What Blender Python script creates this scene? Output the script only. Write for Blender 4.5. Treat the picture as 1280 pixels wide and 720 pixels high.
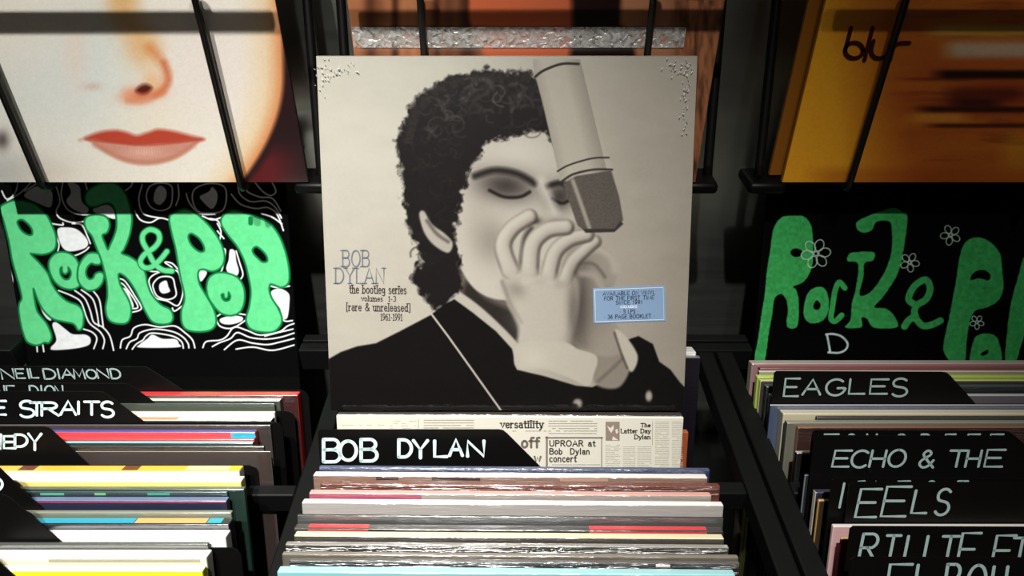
import bpy, bmesh, math, random
import numpy as np
from mathutils import Vector, Matrix

random.seed(7)
for o in list(bpy.data.objects):
    bpy.data.objects.remove(o)
SC = bpy.context.scene
COL = SC.collection
R = math.radians

# ------------------------------------------------------------------ camera, world, lights, exposure
FPX, TH, CZ = 843.0, R(33.6), 1.5            # focal length in pixels of a 1280 wide frame, downward tilt, eye height
cam_d = bpy.data.cameras.new('camera')
cam_d.sensor_width = 36.0
cam_d.lens = FPX / 1280 * 36.0
cam_d.clip_start = 0.01
cam = bpy.data.objects.new('camera', cam_d)
cam.location = (0, 0, CZ)
cam.rotation_euler = (math.pi / 2 - TH, 0, 0)
COL.objects.link(cam)
SC.camera = cam

SC.view_settings.view_transform = 'Standard'
SC.view_settings.look = 'None'
SC.view_settings.gamma = 1.0
SC.view_settings.use_curve_mapping = False
SC.view_settings.exposure = 0.0

world = bpy.data.worlds.new('shop_air')
SC.world = world
world.use_nodes = True
world.node_tree.nodes['Background'].inputs[0].default_value = (1.0, 0.95, 0.88, 1)
world.node_tree.nodes['Background'].inputs[1].default_value = 0.022


def spot(name, loc, aim, watts, size, blend, radius, col=(1, 0.98, 0.925)):
    d = bpy.data.lights.new(name, 'SPOT')
    d.energy, d.spot_size, d.spot_blend, d.shadow_soft_size, d.color = watts, R(size), blend, radius, col
    o = bpy.data.objects.new(name, d)
    o.location = (loc[0], loc[1], loc[2] + CZ)
    v = Vector(aim) - Vector(loc)
    o.rotation_euler = v.to_track_quat('-Z', 'Y').to_euler()
    COL.objects.link(o)
    return o


spot('ceiling_spot_lamp', (-0.06, -0.30, 1.25), (-0.07, 0.27, -0.42), 185, 40, 1.0, 0.020)
spot('ceiling_spot_lamp', (-0.36, -0.27, 1.25), (-0.40, 0.41, -0.37), 150, 40, 1.0, 0.020)
spot('ceiling_spot_lamp', (0.16, -0.30, 1.25), (0.66, 0.42, -0.34), 32, 40, 1.0, 0.020)


# ------------------------------------------------------------------ projection helpers
CT, ST = math.cos(TH), math.sin(TH)
CAM = np.array([0, 0, CZ])


def ray(u, v):
    s, a = (v - 360) / FPX, (u - 640) / FPX
    return np.array([a, CT - s * ST, -ST - s * CT])


def proj(P):
    d = np.asarray(P) - CAM
    z = d[..., 1] * CT - d[..., 2] * ST
    w = d[..., 1] * ST + d[..., 2] * CT
    return 640 + FPX * d[..., 0] / z, 360 - FPX * w / z


class Plane:
    """a leaning flat surface: x runs along it, t runs up it, n points out to the shopper"""
    def __init__(s, y, z, lean, yaw=0.0, x=0.0):
        s.O = np.array([x, y, z + CZ])
        c, q = math.cos(yaw), math.sin(yaw)
        a, b = math.cos(lean), math.sin(lean)
        s.X = np.array([c, q, 0])
        s.T = np.array([-q * b, c * b, a])
        s.N = np.array([q * a, -c * a, b])

    def hit(s, u, v):
        d = ray(u, v)
        Z = s.N @ (s.O - CAM) / (s.N @ d)
        P = CAM + Z * d - s.O
        return P @ s.X, P @ s.T

    def pt(s, x, t, n=0.0):
        return s.O + s.X * x + s.T * t + s.N * n


def y_at(v, z=-0.42):
    d = ray(640, v)
    return d[1] * z / d[2]


# ------------------------------------------------------------------ materials
def lin(c):
    c = np.asarray(c, float) / 255.0
    return np.where(c <= 0.04045, c / 12.92, ((c + 0.055) / 1.055) ** 2.4)


MATS = {}


def mat(rgb, rough=0.45, coat=0.0, crinkle=0.0, metal=0.0, grain=0.0, name=None, spec=0.35):
    k = (tuple(rgb), rough, coat, crinkle, metal, grain, spec)
    if k in MATS:
        return MATS[k]
    m = bpy.data.materials.new(name or 'surface_%02x%02x%02x' % tuple(int(q) for q in rgb))
    m.use_nodes = True
    nt = m.node_tree
    b = nt.nodes['Principled BSDF']
    c = lin(rgb)
    b.inputs['Base Color'].default_value = (*c, 1)
    b.inputs['Roughness'].default_value = rough
    b.inputs['Metallic'].default_value = metal
    b.inputs['Coat Weight'].default_value = coat
    b.inputs['Coat Roughness'].default_value = 0.24
    b.inputs['Coat IOR'].default_value = 2.6 if crinkle else 1.5
    b.inputs['Specular IOR Level'].default_value = spec
    tc = nt.nodes.new('ShaderNodeTexCoord')
    if crinkle:
        mp = nt.nodes.new('ShaderNodeMapping')
        mp.inputs['Scale'].default_value = (0.10, 1.0, 1.3)
        nz = nt.nodes.new('ShaderNodeTexNoise')
        nz.inputs['Scale'].default_value = 300
        nz.inputs['Detail'].default_value = 4
        bp = nt.nodes.new('ShaderNodeBump')
        bp.inputs['Strength'].default_value = crinkle
        bp.inputs['Distance'].default_value = 0.008
        nt.links.new(tc.outputs['Object'], mp.inputs['Vector'])
        nt.links.new(mp.outputs['Vector'], nz.inputs['Vector'])
        nt.links.new(nz.outputs['Fac'], bp.inputs['Height'])
        nt.links.new(bp.outputs['Normal'], b.inputs['Coat Normal'])
    if grain:
        nz = nt.nodes.new('ShaderNodeTexNoise')
        nz.inputs['Scale'].default_value = 300
        nz.inputs['Detail'].default_value = 4
        mx = nt.nodes.new('ShaderNodeMix')
        mx.data_type = 'RGBA'
        mx.inputs['A'].default_value = (*(c * (1 - grain)), 1)
        mx.inputs['B'].default_value = (*np.minimum(c * (1 + grain), 1), 1)
        nt.links.new(tc.outputs['Object'], nz.inputs['Vector'])
        nt.links.new(nz.outputs['Fac'], mx.inputs['Factor'])
        nt.links.new(mx.outputs['Result'], b.inputs['Base Color'])
    MATS[k] = m
    return m


def print_mat(name, rough=0.4, coat=0.0, spec=0.3):
    m = bpy.data.materials.new(name)
    m.use_nodes = True
    nt = m.node_tree
    b = nt.nodes['Principled BSDF']
    a = nt.nodes.new('ShaderNodeVertexColor')
    a.layer_name = 'ink'
    nt.links.new(a.outputs['Color'], b.inputs['Base Color'])
    b.inputs['Roughness'].default_value = rough
    b.inputs['Coat Weight'].default_value = coat
    b.inputs['Coat Roughness'].default_value = 0.1
    b.inputs['Specular IOR Level'].default_value = spec
    return m


def film_mat(name, strength, scale, gloss=0.06, rough=0.08):
    """clear shrink film: see-through with a thin crinkled gloss"""
    m = bpy.data.materials.new(name)
    m.use_nodes = True
    nt = m.node_tree
    nt.nodes.remove(nt.nodes['Principled BSDF'])
    out = nt.nodes['Material Output']
    tr = nt.nodes.new('ShaderNodeBsdfTransparent')
    gl = nt.nodes.new('ShaderNodeBsdfGlossy')
    gl.inputs['Roughness'].default_value = rough
    mx = nt.nodes.new('ShaderNodeMixShader')
    mx.inputs[0].default_value = gloss
    tc = nt.nodes.new('ShaderNodeTexCoord')
    nz = nt.nodes.new('ShaderNodeTexNoise')
    nz.inputs['Scale'].default_value = scale
    nz.inputs['Detail'].default_value = 3
    nz.inputs['Distortion'].default_value = 1.0
    bp = nt.nodes.new('ShaderNodeBump')
    bp.inputs['Strength'].default_value = strength
    bp.inputs['Distance'].default_value = 0.004
    nt.links.new(tc.outputs['Object'], nz.inputs['Vector'])
    nt.links.new(nz.outputs['Fac'], bp.inputs['Height'])
    nt.links.new(bp.outputs['Normal'], gl.inputs['Normal'])
    nt.links.new(tr.outputs[0], mx.inputs[1])
    nt.links.new(gl.outputs[0], mx.inputs[2])
    nt.links.new(mx.outputs[0], out.inputs[0])
    return m


BLACK = mat((8, 7, 7), 0.45, spec=0.2, name='black_plastic')
RAIL = mat((9, 10, 10), 0.55, spec=0.2, grain=0.25, name='black_powder_coat')
WIRE = mat((12, 11, 11), 0.4, name='black_wire')
CHALK_SHADED = mat((150, 172, 170), 0.8, grain=0.18, name='shaded_chalk_marker')  # same chalk darkened: dimmer light on these cards put into the colour
CHALK = mat((205, 228, 228), 0.8, grain=0.18, name='chalk_marker')


# ------------------------------------------------------------------ object helpers
def link(name, me, parent=None, base=None):
    o = bpy.data.objects.new(name, me)
    COL.objects.link(o)
    if parent is not None:
        o.parent = parent
    elif base is not None:
        o.location = Vector(base)
    return o


def base_of(parent, base):
    return np.array(parent['_b']) if parent is not None else np.array(base)


def tag(o, label, cat, group=None):
    o['label'] = label
    o['category'] = cat
    if group:
        o['group'] = group
    return o


BASES = {}


def mesh_obj(name, verts, faces, mats, parent=None, base=None, fm=None, smooth=False):
    """verts in world coordinates; the object's origin sits at base (its thing's base)"""
    if parent is not None:
        root = parent
        while root.parent is not None:
            root = root.parent
        b = BASES[root.name]
    else:
        b = np.asarray(base if base is not None else np.mean(np.asarray(verts), axis=0), float)
    me = bpy.data.meshes.new(name)
    me.from_pydata([tuple(np.asarray(v) - b) for v in verts], [], faces)
    for m in (mats if isinstance(mats, (list, tuple)) else [mats]):
        me.materials.append(m)
    if fm is not None:
        me.polygons.foreach_set('material_index', fm)
    if smooth:
        me.polygons.foreach_set('use_smooth', [True] * len(me.polygons))
    me.update()
    o = link(name, me, parent, b)
    if parent is None:
        BASES[o.name] = b
    return o


def thing(name, base, label, cat, group=None):
    o = bpy.data.objects.new(name, None)
    o.location = Vector(base)
    o.empty_display_size = 0.05
    COL.objects.link(o)
    BASES[o.name] = np.asarray(base, float)
    return tag(o, label, cat, group)


def slab_bm(pl, x0, x1, t0, t1, n0, n1, bevel=0.0006, segs=2):
    """rounded box on a leaning plane; n0 is the shopper's side (greater n)"""
    bm = bmesh.new()
    bmesh.ops.create_cube(bm, size=1.0)
    S = Matrix.Diagonal((x1 - x0, t1 - t0, n0 - n1, 1))
    bm.transform(Matrix.Translation(((x0 + x1) / 2, (t0 + t1) / 2, (n0 + n1) / 2)) @ S)
    if bevel:
        bmesh.ops.bevel(bm, geom=list(bm.edges), offset=bevel, segments=segs, affect='EDGES', profile=0.5)
    return bm


def slab(name, pl, x0, x1, t0, t1, n0, n1, mats, parent=None, base=None, bevel=0.0006, split=False, segs=2):
    """mats: one material, or [front, top, side] when split"""
    bm = slab_bm(pl, x0, x1, t0, t1, n0, n1, bevel, segs)
    bm.normal_update()
    verts = [pl.pt(v.co.x, v.co.y, v.co.z) for v in bm.verts]
    bm.verts.index_update()
    faces = [[v.index for v in f.verts] for f in bm.faces]
    fm = None
    soft = [max(abs(q) for q in f.normal) < 0.995 for f in bm.faces]
    if split:
        fm = []
        for f in bm.faces:
            n = f.normal
            fm.append(1 if n.y > 0.6 else (2 if abs(n.x) > 0.6 else 0))
    # keep faces outward: (X,T,N) is right handed
    bm.free()
    o = mesh_obj(name, verts, faces, mats, parent, base, fm)
    o.data.polygons.foreach_set('use_smooth', soft)
    return o


def bx(name, lo, hi, m, parent=None, base=None, bevel=0.0015):
    """axis-aligned rounded box, z relative to the eye"""
    pl = Plane(0, 0, 0)
    # plane at y=0: X=x, T=z, N=-y
    return slab(name, pl, lo[0], hi[0], lo[2], hi[2], -lo[1], -hi[1], m, parent, base, bevel)


def tube(name, pts, r, m, parent=None, seg=10):
    pts = [np.array(p, float) + np.array([0, 0, CZ]) for p in pts]
    V, F = [], []
    n = len(pts)
    for i, p in enumerate(pts):
        d = pts[min(i + 1, n - 1)] - pts[max(i - 1, 0)]
        d = d / np.linalg.norm(d)
        a = np.cross(d, [1, 0, 0.13])
        a /= np.linalg.norm(a)
        b = np.cross(d, a)
        for k in range(seg):
            w = 2 * math.pi * k / seg
            V.append(p + r * (math.cos(w) * a + math.sin(w) * b))
    for i in range(n - 1):
        for k in range(seg):
            q = (k + 1) % seg
            F.append([i * seg + k, i * seg + q, (i + 1) * seg + q, (i + 1) * seg + k])
    F.append(list(range(seg))[::-1])
    F.append([(n - 1) * seg + k for k in range(seg)])
    return mesh_obj(name, V, F, m, parent, smooth=True)


def smooth_path(pts, closed=False, k=6):
    P = np.asarray(pts, float)
    if len(P) < 3:
        return P
    n = len(P)
    out = []
    idx = range(n if closed else n - 1)
    for i in idx:
        if closed:
            p0, p1, p2, p3 = P[(i - 1) % n], P[i], P[(i + 1) % n], P[(i + 2) % n]
        else:
            p0, p1, p2, p3 = P[max(i - 1, 0)], P[i], P[i + 1], P[min(i + 2, n - 1)]
        for j in range(k):
            t = j / k
            out.append(0.5 * (2 * p1 + (p2 - p0) * t + (2 * p0 - 5 * p1 + 4 * p2 - p3) * t * t + (3 * p1 - p0 - 3 * p2 + p3) * t ** 3))
    if not closed:
        out.append(P[-1])
    return np.array(out)


def ribbons(name, pl, strokes, m, parent, n=0.0004):
    """strokes: list of (points on the plane, width); flat pen strokes with round ends"""
    V, F = [], []
    for P, w in strokes:
        P = np.asarray(P, float)
        if len(P) < 2:
            continue
        b0 = len(V)
        k = len(P)
        for i in range(k):
            d = P[min(i + 1, k - 1)] - P[max(i - 1, 0)]
            L = np.linalg.norm(d)
            d = d / L if L > 1e-9 else np.array([1.0, 0])
            q = np.array([-d[1], d[0]]) * w / 2
            V.append(pl.pt(*(P[i] + q), n))
            V.append(pl.pt(*(P[i] - q), n))
        for i in range(k - 1):
            F.append([b0 + 2 * i + 1, b0 + 2 * i + 3, b0 + 2 * i + 2, b0 + 2 * i])
        for e, s in ((0, -1), (k - 1, 1)):
            d = (P[1] - P[0]) if e == 0 else (P[-1] - P[-2])
            d = d / max(np.linalg.norm(d), 1e-9) * s
            q = np.array([-d[1], d[0]])
            c0 = len(V)
            for a in np.linspace(-90, 90, 7):
                V.append(pl.pt(*(P[e] + (d * math.cos(R(a)) + q * math.sin(R(a))) * w / 2), n))
            F.append(list(range(c0, c0 + 7)))
    return mesh_obj(name, V, F, m, parent)


# ------------------------------------------------------------------ a small pen alphabet (unit box, y up, 0 = baseline, 1 = capital height)
def arc(cx, cy, rx, ry, a0, a1, n=9):
    return [(cx + rx * math.cos(R(a)), cy + ry * math.sin(R(a))) for a in np.linspace(a0, a1, n)]


G = {
    'A': (0.8, [[(0, 0), (0.4, 1), (0.8, 0)], [(0.14, 0.36), (0.66, 0.36)]]),
    'B': (0.72, [[(0.05, 0), (0.05, 1)], [(0.05, 1), (0.4, 1)] + arc(0.4, 0.77, 0.24, 0.23, 80, -80) + [(0.05, 0.54)], [(0.05, 0.54), (0.42, 0.54)] + arc(0.42, 0.27, 0.28, 0.27, 80, -80) + [(0.05, 0)]]),
    'C': (0.75, [arc(0.42, 0.5, 0.4, 0.5, 48, 312, 14)]),
    'D': (0.78, [[(0.05, 0), (0.05, 1)], [(0.05, 1), (0.3, 1)] + arc(0.3, 0.5, 0.45, 0.5, 80, -80, 11) + [(0.05, 0)]]),
    'E': (0.62, [[(0.6, 1), (0.05, 1), (0.05, 0), (0.6, 0)], [(0.05, 0.52), (0.5, 0.52)]]),
    'F': (0.6, [[(0.6, 1), (0.05, 1), (0.05, 0)], [(0.05, 0.52), (0.48, 0.52)]]),
    'G': (0.8, [arc(0.42, 0.5, 0.4, 0.5, 48, 340, 15) + [(0.8, 0.45), (0.5, 0.45)]]),
    'H': (0.75, [[(0.05, 0), (0.05, 1)], [(0.7, 0), (0.7, 1)], [(0.05, 0.5), (0.7, 0.5)]]),
    'I': (0.2, [[(0.1, 0), (0.1, 1)]]),
    'K': (0.72, [[(0.05, 0), (0.05, 1)], [(0.65, 1), (0.05, 0.45)], [(0.25, 0.6), (0.7, 0)]]),
    'L': (0.6, [[(0.05, 1), (0.05, 0), (0.6, 0)]]),
    'M': (0.95, [[(0.02, 0), (0.1, 1), (0.47, 0.2), (0.85, 1), (0.93, 0)]]),
    'N': (0.8, [[(0.05, 0), (0.05, 1), (0.73, 0), (0.73, 1)]]),
    'O': (0.85, [arc(0.43, 0.5, 0.4, 0.5, 90, 450, 17)]),
    'P': (0.66, [[(0.05, 0), (0.05, 1)], [(0.05, 1), (0.38, 1)] + arc(0.38, 0.75, 0.25, 0.25, 80, -80) + [(0.05, 0.5)]]),
    'R': (0.72, [[(0.05, 0), (0.05, 1)], [(0.05, 1), (0.38, 1)] + arc(0.38, 0.76, 0.25, 0.24, 80, -80) + [(0.05, 0.52)], [(0.3, 0.52), (0.7, 0)]]),
    'S': (0.65, [arc(0.33, 0.75, 0.27, 0.25, 35, 230, 9) + arc(0.33, 0.25, 0.29, 0.26, 70, -150, 10)]),
    'T': (0.75, [[(0, 1), (0.75, 1)], [(0.37, 1), (0.37, 0)]]),
    'U': (0.75, [[(0.05, 1), (0.05, 0.32)] + arc(0.37, 0.32, 0.32, 0.32, 190, 350, 9) + [(0.69, 1)]]),
    'V': (0.75, [[(0, 1), (0.37, 0), (0.75, 1)]]),
    'Y': (0.75, [[(0, 1), (0.37, 0.48), (0.75, 1)], [(0.37, 0.48), (0.37, 0)]]),
    'a': (0.55, [arc(0.26, 0.2, 0.22, 0.2, 60, 330, 11), [(0.08, 0.58), (0.25, 0.66), (0.45, 0.56), (0.47, 0.1), (0.55, 0.0)]]),
    'b': (0.6, [[(0.05, 1), (0.05, 0)], arc(0.28, 0.32, 0.24, 0.32, 160, -160, 12)]),
    'c': (0.5, [arc(0.28, 0.32, 0.25, 0.32, 45, 315, 11)]),
    'd': (0.6, [[(0.5, 1), (0.5, 0)], arc(0.27, 0.32, 0.24, 0.32, 20, 340, 12)]),
    'e': (0.55, [[(0.06, 0.34), (0.5, 0.36)] + arc(0.28, 0.32, 0.24, 0.32, 10, 320, 12)]),
    'f': (0.4, [[(0.42, 0.96), (0.25, 0.95), (0.18, 0.8), (0.18, 0)], [(0.02, 0.62), (0.38, 0.62)]]),
    'g': (0.58, [arc(0.26, 0.36, 0.22, 0.26, 20, 340, 12), [(0.5, 0.62), (0.5, -0.1), (0.35, -0.28), (0.08, -0.22)]]),
    'h': (0.6, [[(0.05, 1), (0.05, 0)], [(0.05, 0.42), (0.2, 0.62), (0.42, 0.6), (0.5, 0.42), (0.5, 0)]]),
    'i': (0.22, [[(0.1, 0.64), (0.1, 0)], [(0.1, 0.86), (0.1, 0.92)]]),
    'l': (0.22, [[(0.1, 1), (0.1, 0)]]),
    'm': (0.9, [[(0.05, 0.64), (0.05, 0)], [(0.05, 0.42), (0.2, 0.62), (0.36, 0.6), (0.43, 0.42), (0.43, 0)], [(0.43, 0.42), (0.58, 0.62), (0.74, 0.6), (0.81, 0.42), (0.81, 0)]]),
    'n': (0.6, [[(0.05, 0.64), (0.05, 0)], [(0.05, 0.42), (0.2, 0.62), (0.42, 0.6), (0.5, 0.42), (0.5, 0)]]),
    'o': (0.58, [arc(0.29, 0.32, 0.25, 0.32, 90, 450, 13)]),
    'r': (0.42, [[(0.05, 0.64), (0.05, 0)], [(0.05, 0.4), (0.2, 0.6), (0.4, 0.6)]]),
    's': (0.48, [arc(0.24, 0.48, 0.18, 0.16, 35, 230, 7) + arc(0.24, 0.16, 0.2, 0.17, 70, -150, 8)]),
    't': (0.4, [[(0.18, 0.9), (0.18, 0.12), (0.28, 0), (0.4, 0.04)], [(0.02, 0.62), (0.38, 0.62)]]),
    'u': (0.6, [[(0.05, 0.64), (0.05, 0.2), (0.15, 0.02), (0.36, 0.04), (0.5, 0.22)], [(0.5, 0.64), (0.5, 0)]]),
    'v': (0.55, [[(0.02, 0.64), (0.27, 0), (0.52, 0.64)]]),
    'w': (0.8, [[(0.02, 0.64), (0.2, 0), (0.4, 0.6), (0.6, 0), (0.78, 0.64)]]),
    'y': (0.55, [[(0.02, 0.64), (0.28, 0.02)], [(0.53, 0.64), (0.22, -0.15), (0.05, -0.28)]]),
    '1': (0.4, [[(0.05, 0.82), (0.22, 1), (0.22, 0)]]),
    '3': (0.6, [arc(0.28, 0.75, 0.25, 0.25, 140, -70, 9) + arc(0.28, 0.27, 0.28, 0.27, 70, -145, 10)]),
    '5': (0.6, [[(0.52, 1), (0.12, 1), (0.08, 0.55)] + arc(0.28, 0.32, 0.27, 0.32, 110, -145, 11)]),
    '6': (0.6, [[(0.5, 0.95), (0.2, 0.8), (0.06, 0.45)] + arc(0.3, 0.3, 0.25, 0.3, 170, 530, 14)]),
    '9': (0.6, [[(0.1, 0.05), (0.4, 0.2), (0.54, 0.55)] + arc(0.3, 0.7, 0.25, 0.3, -10, 350, 14)]),
    '&': (0.75, [[(0.75, 0), (0.2, 0.68), (0.2, 0.88), (0.35, 1), (0.5, 0.9), (0.48, 0.72), (0.12, 0.42), (0.06, 0.18), (0.25, 0), (0.5, 0.1), (0.7, 0.42)]]),
    '-': (0.4, [[(0.08, 0.4), (0.3, 0.4)]]),
    '.': (0.25, [[(0.1, 0.42), (0.13, 0.42)]]),
    '[': (0.3, [[(0.25, 1.05), (0.08, 1.05), (0.08, -0.15), (0.25, -0.15)]]),
    ']': (0.3, [[(0.05, 1.05), (0.22, 1.05), (0.22, -0.15), (0.05, -0.15)]]),
    ' ': (0.42, []),
}
SHARP = set('AEFHIKLMNTVYvw1[]-')


def glyph_strokes(ch):
    w, st = G[ch]
    return w, st


def text_strokes(pl, s, u0, u1, v0, v1, wpx, serif=False, dv=0.0, gap=0.16, slant=0.0, jit=0.0):
    """pen strokes for a line of writing; u0..u1 across, v0 cap top, v1 baseline (photo pixels on this plane)"""
    adv = [G[c][0] + gap for c in s]
    tot = sum(adv) - gap
    out = []
    px = abs(pl.hit(u0 + 1, v1)[0] - pl.hit(u0, v1)[0])
    x = 0.0
    rnd = random.Random(s)
    for c, a in zip(s, adv):
        w, st = G[c]
        jv = rnd.uniform(-jit, jit)
        for pth in st:
            q = pth
            if c not in SHARP and len(pth) > 2:
                q = smooth_path(pth, False, 3)
            pts = []
            for gx, gy in q:
                f = (x + gx) / tot
                uu = u0 + (u1 - u0) * f + slant * gy * (v1 - v0)
                vv = v1 + dv * f - gy * (v1 - v0) + jv
                pts.append(pl.hit(uu, vv))
            out.append((np.array(pts), wpx * px))
            if serif:
                for e in (0, -1):
                    gx, gy = q[e]
                    g2 = q[1] if e == 0 else q[-2]
                    if abs(g2[1] - gy) > 1.2 * abs(g2[0] - gx) and (gy < 0.05 or gy > 0.6) and c not in 'ceagsS35690&OCG[]-.':
                        f = (x + gx) / tot
                        uu = u0 + (u1 - u0) * f
                        vv = v1 + dv * f - gy * (v1 - v0)
                        h = 0.13 * (v1 - v0)
                        out.append((np.array([pl.hit(uu - h, vv), pl.hit(uu + h, vv)]), wpx * px * 0.7))
        x += a
    return out


def letter_strokes(pl, boxes, wpx, slant=0.0):
    """boxes: (char, u0, u1, v0, v1) for hand lettering placed letter by letter"""
    out = []
    for c, u0, u1, v0, v1 in boxes:
        w, st = G[c]
        px = abs(pl.hit(u0 + 1, v1)[0] - pl.hit(u0, v1)[0])
        for pth in st:
            q = smooth_path(pth, False, 3) if (c not in SHARP and len(pth) > 2) else pth
            pts = []
            for gx, gy in q:
                uu = u0 + (u1 - u0) * gx / w + slant * (gy - 0.5) * (v1 - v0)
                pts.append(pl.hit(uu, v1 - gy * (v1 - v0)))
            out.append((np.array(pts), wpx * px))
    return out


# ------------------------------------------------------------------ ink pictures: a fine mesh whose vertices carry the printed colour
_rng = np.random.RandomState(3)
LAT = _rng.rand(257, 257)


def vnoise(x, y):
    xi, yi = np.floor(x).astype(int), np.floor(y).astype(int)
    fx, fy = x - xi, y - yi
    fx, fy = fx * fx * (3 - 2 * fx), fy * fy * (3 - 2 * fy)
    a, b = xi % 256, yi % 256
    return (LAT[a, b] * (1 - fx) + LAT[a + 1, b] * fx) * (1 - fy) + (LAT[a, b + 1] * (1 - fx) + LAT[a + 1, b + 1] * fx) * fy


def fbm(x, y, o=4):
    s, a, t = 0, 0.5, 0
    for i in range(o):
        s = s + a * vnoise(x * 2 ** i + 17.3 * i, y * 2 ** i + 9.1 * i)
        t += a
        a *= 0.5
    return s / t


class Ink:
    def __init__(s, pl, x0, x1, t0, t1, nx, ny, bg):
        s.pl, s.nx, s.ny = pl, nx, ny
        X, T = np.meshgrid(np.linspace(x0, x1, nx), np.linspace(t0, t1, ny))
        s.P = pl.O + X.reshape(-1, 1) * pl.X + T.reshape(-1, 1) * pl.T
        s.U, s.V = proj(s.P)
        s.C = np.tile(np.asarray(bg, float), (nx * ny, 1))

    def mix(s, a, col, idx=None):
        col = np.asarray(col, float)
        if idx is None:
            s.C += (col - s.C) * np.asarray(a)[:, None]
        else:
            s.C[idx] += (col - s.C[idx]) * a[:, None]

    def box(s, P, m):
        return np.nonzero((s.U > P[:, 0].min() - m) & (s.U < P[:, 0].max() + m) & (s.V > P[:, 1].min() - m) & (s.V < P[:, 1].max() + m))[0]

    def dist(s, P, idx, closed):
        u, v = s.U[idx], s.V[idx]
        d = np.full(len(idx), 1e18)
        inside = np.zeros(len(idx), bool)
        n = len(P)
        for i in range(n if closed else n - 1):
            a, b = P[i], P[(i + 1) % n]
            e = b - a
            L = max(e @ e, 1e-12)
            w = np.clip(((u - a[0]) * e[0] + (v - a[1]) * e[1]) / L, 0, 1)
            d = np.minimum(d, (u - a[0] - w * e[0]) ** 2 + (v - a[1] - w * e[1]) ** 2)
            if closed and a[1] != b[1]:
                c = ((a[1] > v) != (b[1] > v)) & (u < (b[0] - a[0]) * (v - a[1]) / (b[1] - a[1]) + a[0])
                inside ^= c
        d = np.sqrt(d)
        if closed:
            d = np.where(inside, -d, d)
        return d

    def poly(s, pts, col, soft=1.2, op=1.0, smooth=True, grow=0.0, holes=(), rag=None):
        P = smooth_path(pts, True) if smooth else np.asarray(pts, float)
        idx = s.box(P, soft + grow + (rag[0] if rag else 0) + 2)
        if not len(idx):
            return
        d = s.dist(P, idx, True) - grow
        for h in holes:
            H = smooth_path(h, True)
            d = np.maximum(d, -(s.dist(H, idx, True) + grow))
        if rag:
            d = d + rag[0] * (fbm(s.U[idx] / rag[1], s.V[idx] / rag[1], 4) - 0.5) * 2
        s.mix(np.clip(0.5 - d / soft, 0, 1) * op, col, idx)

    def line(s, pts, w, col, soft=1.0, op=1.0, smooth=True, closed=False):
        P = smooth_path(pts, closed) if smooth else np.asarray(pts, float)
        if closed:
            P = np.vstack([P, P[:1]])
        idx = s.box(P, w + soft + 1)
        if not len(idx):
            return
        d = s.dist(P, idx, False) - w / 2
        s.mix(np.clip(0.5 - d / soft, 0, 1) * op, col, idx)

    def limb(s, pts, r0, r1, light, dark, L=(-0.62, -0.78), soft=1.6):
        P = smooth_path(pts, False)
        idx = s.box(P, max(r0, r1) + 3)
        u, v = s.U[idx], s.V[idx]
        best = np.full(len(idx), 1e18)
        n0, n1, rr = np.zeros(len(idx)), np.zeros(len(idx)), np.full(len(idx), r0)
        n = len(P) - 1
        for i in range(n):
            p, e = P[i], P[i + 1] - P[i]
            w = np.clip(((u - p[0]) * e[0] + (v - p[1]) * e[1]) / max(e @ e, 1e-9), 0, 1)
            du, dv = u - p[0] - w * e[0], v - p[1] - w * e[1]
            r = r0 + (r1 - r0) * (i + w) / n
            d = (du * du + dv * dv) / (r * r)
            m = d < best
            best[m], n0[m], n1[m], rr[m] = d[m], (du / r)[m], (dv / r)[m], r[m]
        z = np.sqrt(np.clip(1 - best, 0, 1))
        t = np.clip(0.55 * (n0 * L[0] + n1 * L[1]) + 0.62 * z + 0.26, 0, 1)
        col = np.asarray(dark, float) + (np.asarray(light, float) - np.asarray(dark, float)) * t[:, None]
        al = np.clip(0.5 - (np.sqrt(best) - 1) * rr / soft, 0, 1)
        s.C[idx] += (col - s.C[idx]) * al[:, None]

    def blob(s, c, rx, ry, col, op=1.0, ang=0.0, pw=2.0):
        ca, sa = math.cos(R(ang)), math.sin(R(ang))
        du, dv = s.U - c[0], s.V - c[1]
        a, b = (du * ca + dv * sa) / rx, (-du * sa + dv * ca) / ry
        q = (a * a + b * b) ** (pw / 2)
        s.mix(np.exp(-q) * op, col)

    def tone(s, f):
        s.C *= np.asarray(f)[:, None]

    def build(s, name, m, parent, n=0.0003):
        root = parent
        while root.parent is not None:
            root = root.parent
        b = BASES[root.name]
        V = (s.P + s.pl.N * n - b).astype(np.float32)
        i = np.arange(s.nx * s.ny).reshape(s.ny, s.nx)
        F = np.stack([i[:-1, :-1], i[:-1, 1:], i[1:, 1:], i[1:, :-1]], -1).reshape(-1, 4)
        me = bpy.data.meshes.new(name)
        me.vertices.add(len(V))
        me.vertices.foreach_set('co', V.ravel())
        me.loops.add(F.size)
        me.loops.foreach_set('vertex_index', F.ravel().astype(np.int32))
        me.polygons.add(len(F))
        me.polygons.foreach_set('loop_start', np.arange(0, F.size, 4, dtype=np.int32))
        me.materials.append(m)
        me.update(calc_edges=True)
        at = me.color_attributes.new('ink', 'FLOAT_COLOR', 'POINT')
        c = np.ones((len(V), 4), np.float32)
        c[:, :3] = lin(np.clip(s.C, 0, 255))
        at.data.foreach_set('color', c.ravel())
        return link(name, me, parent)

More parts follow.
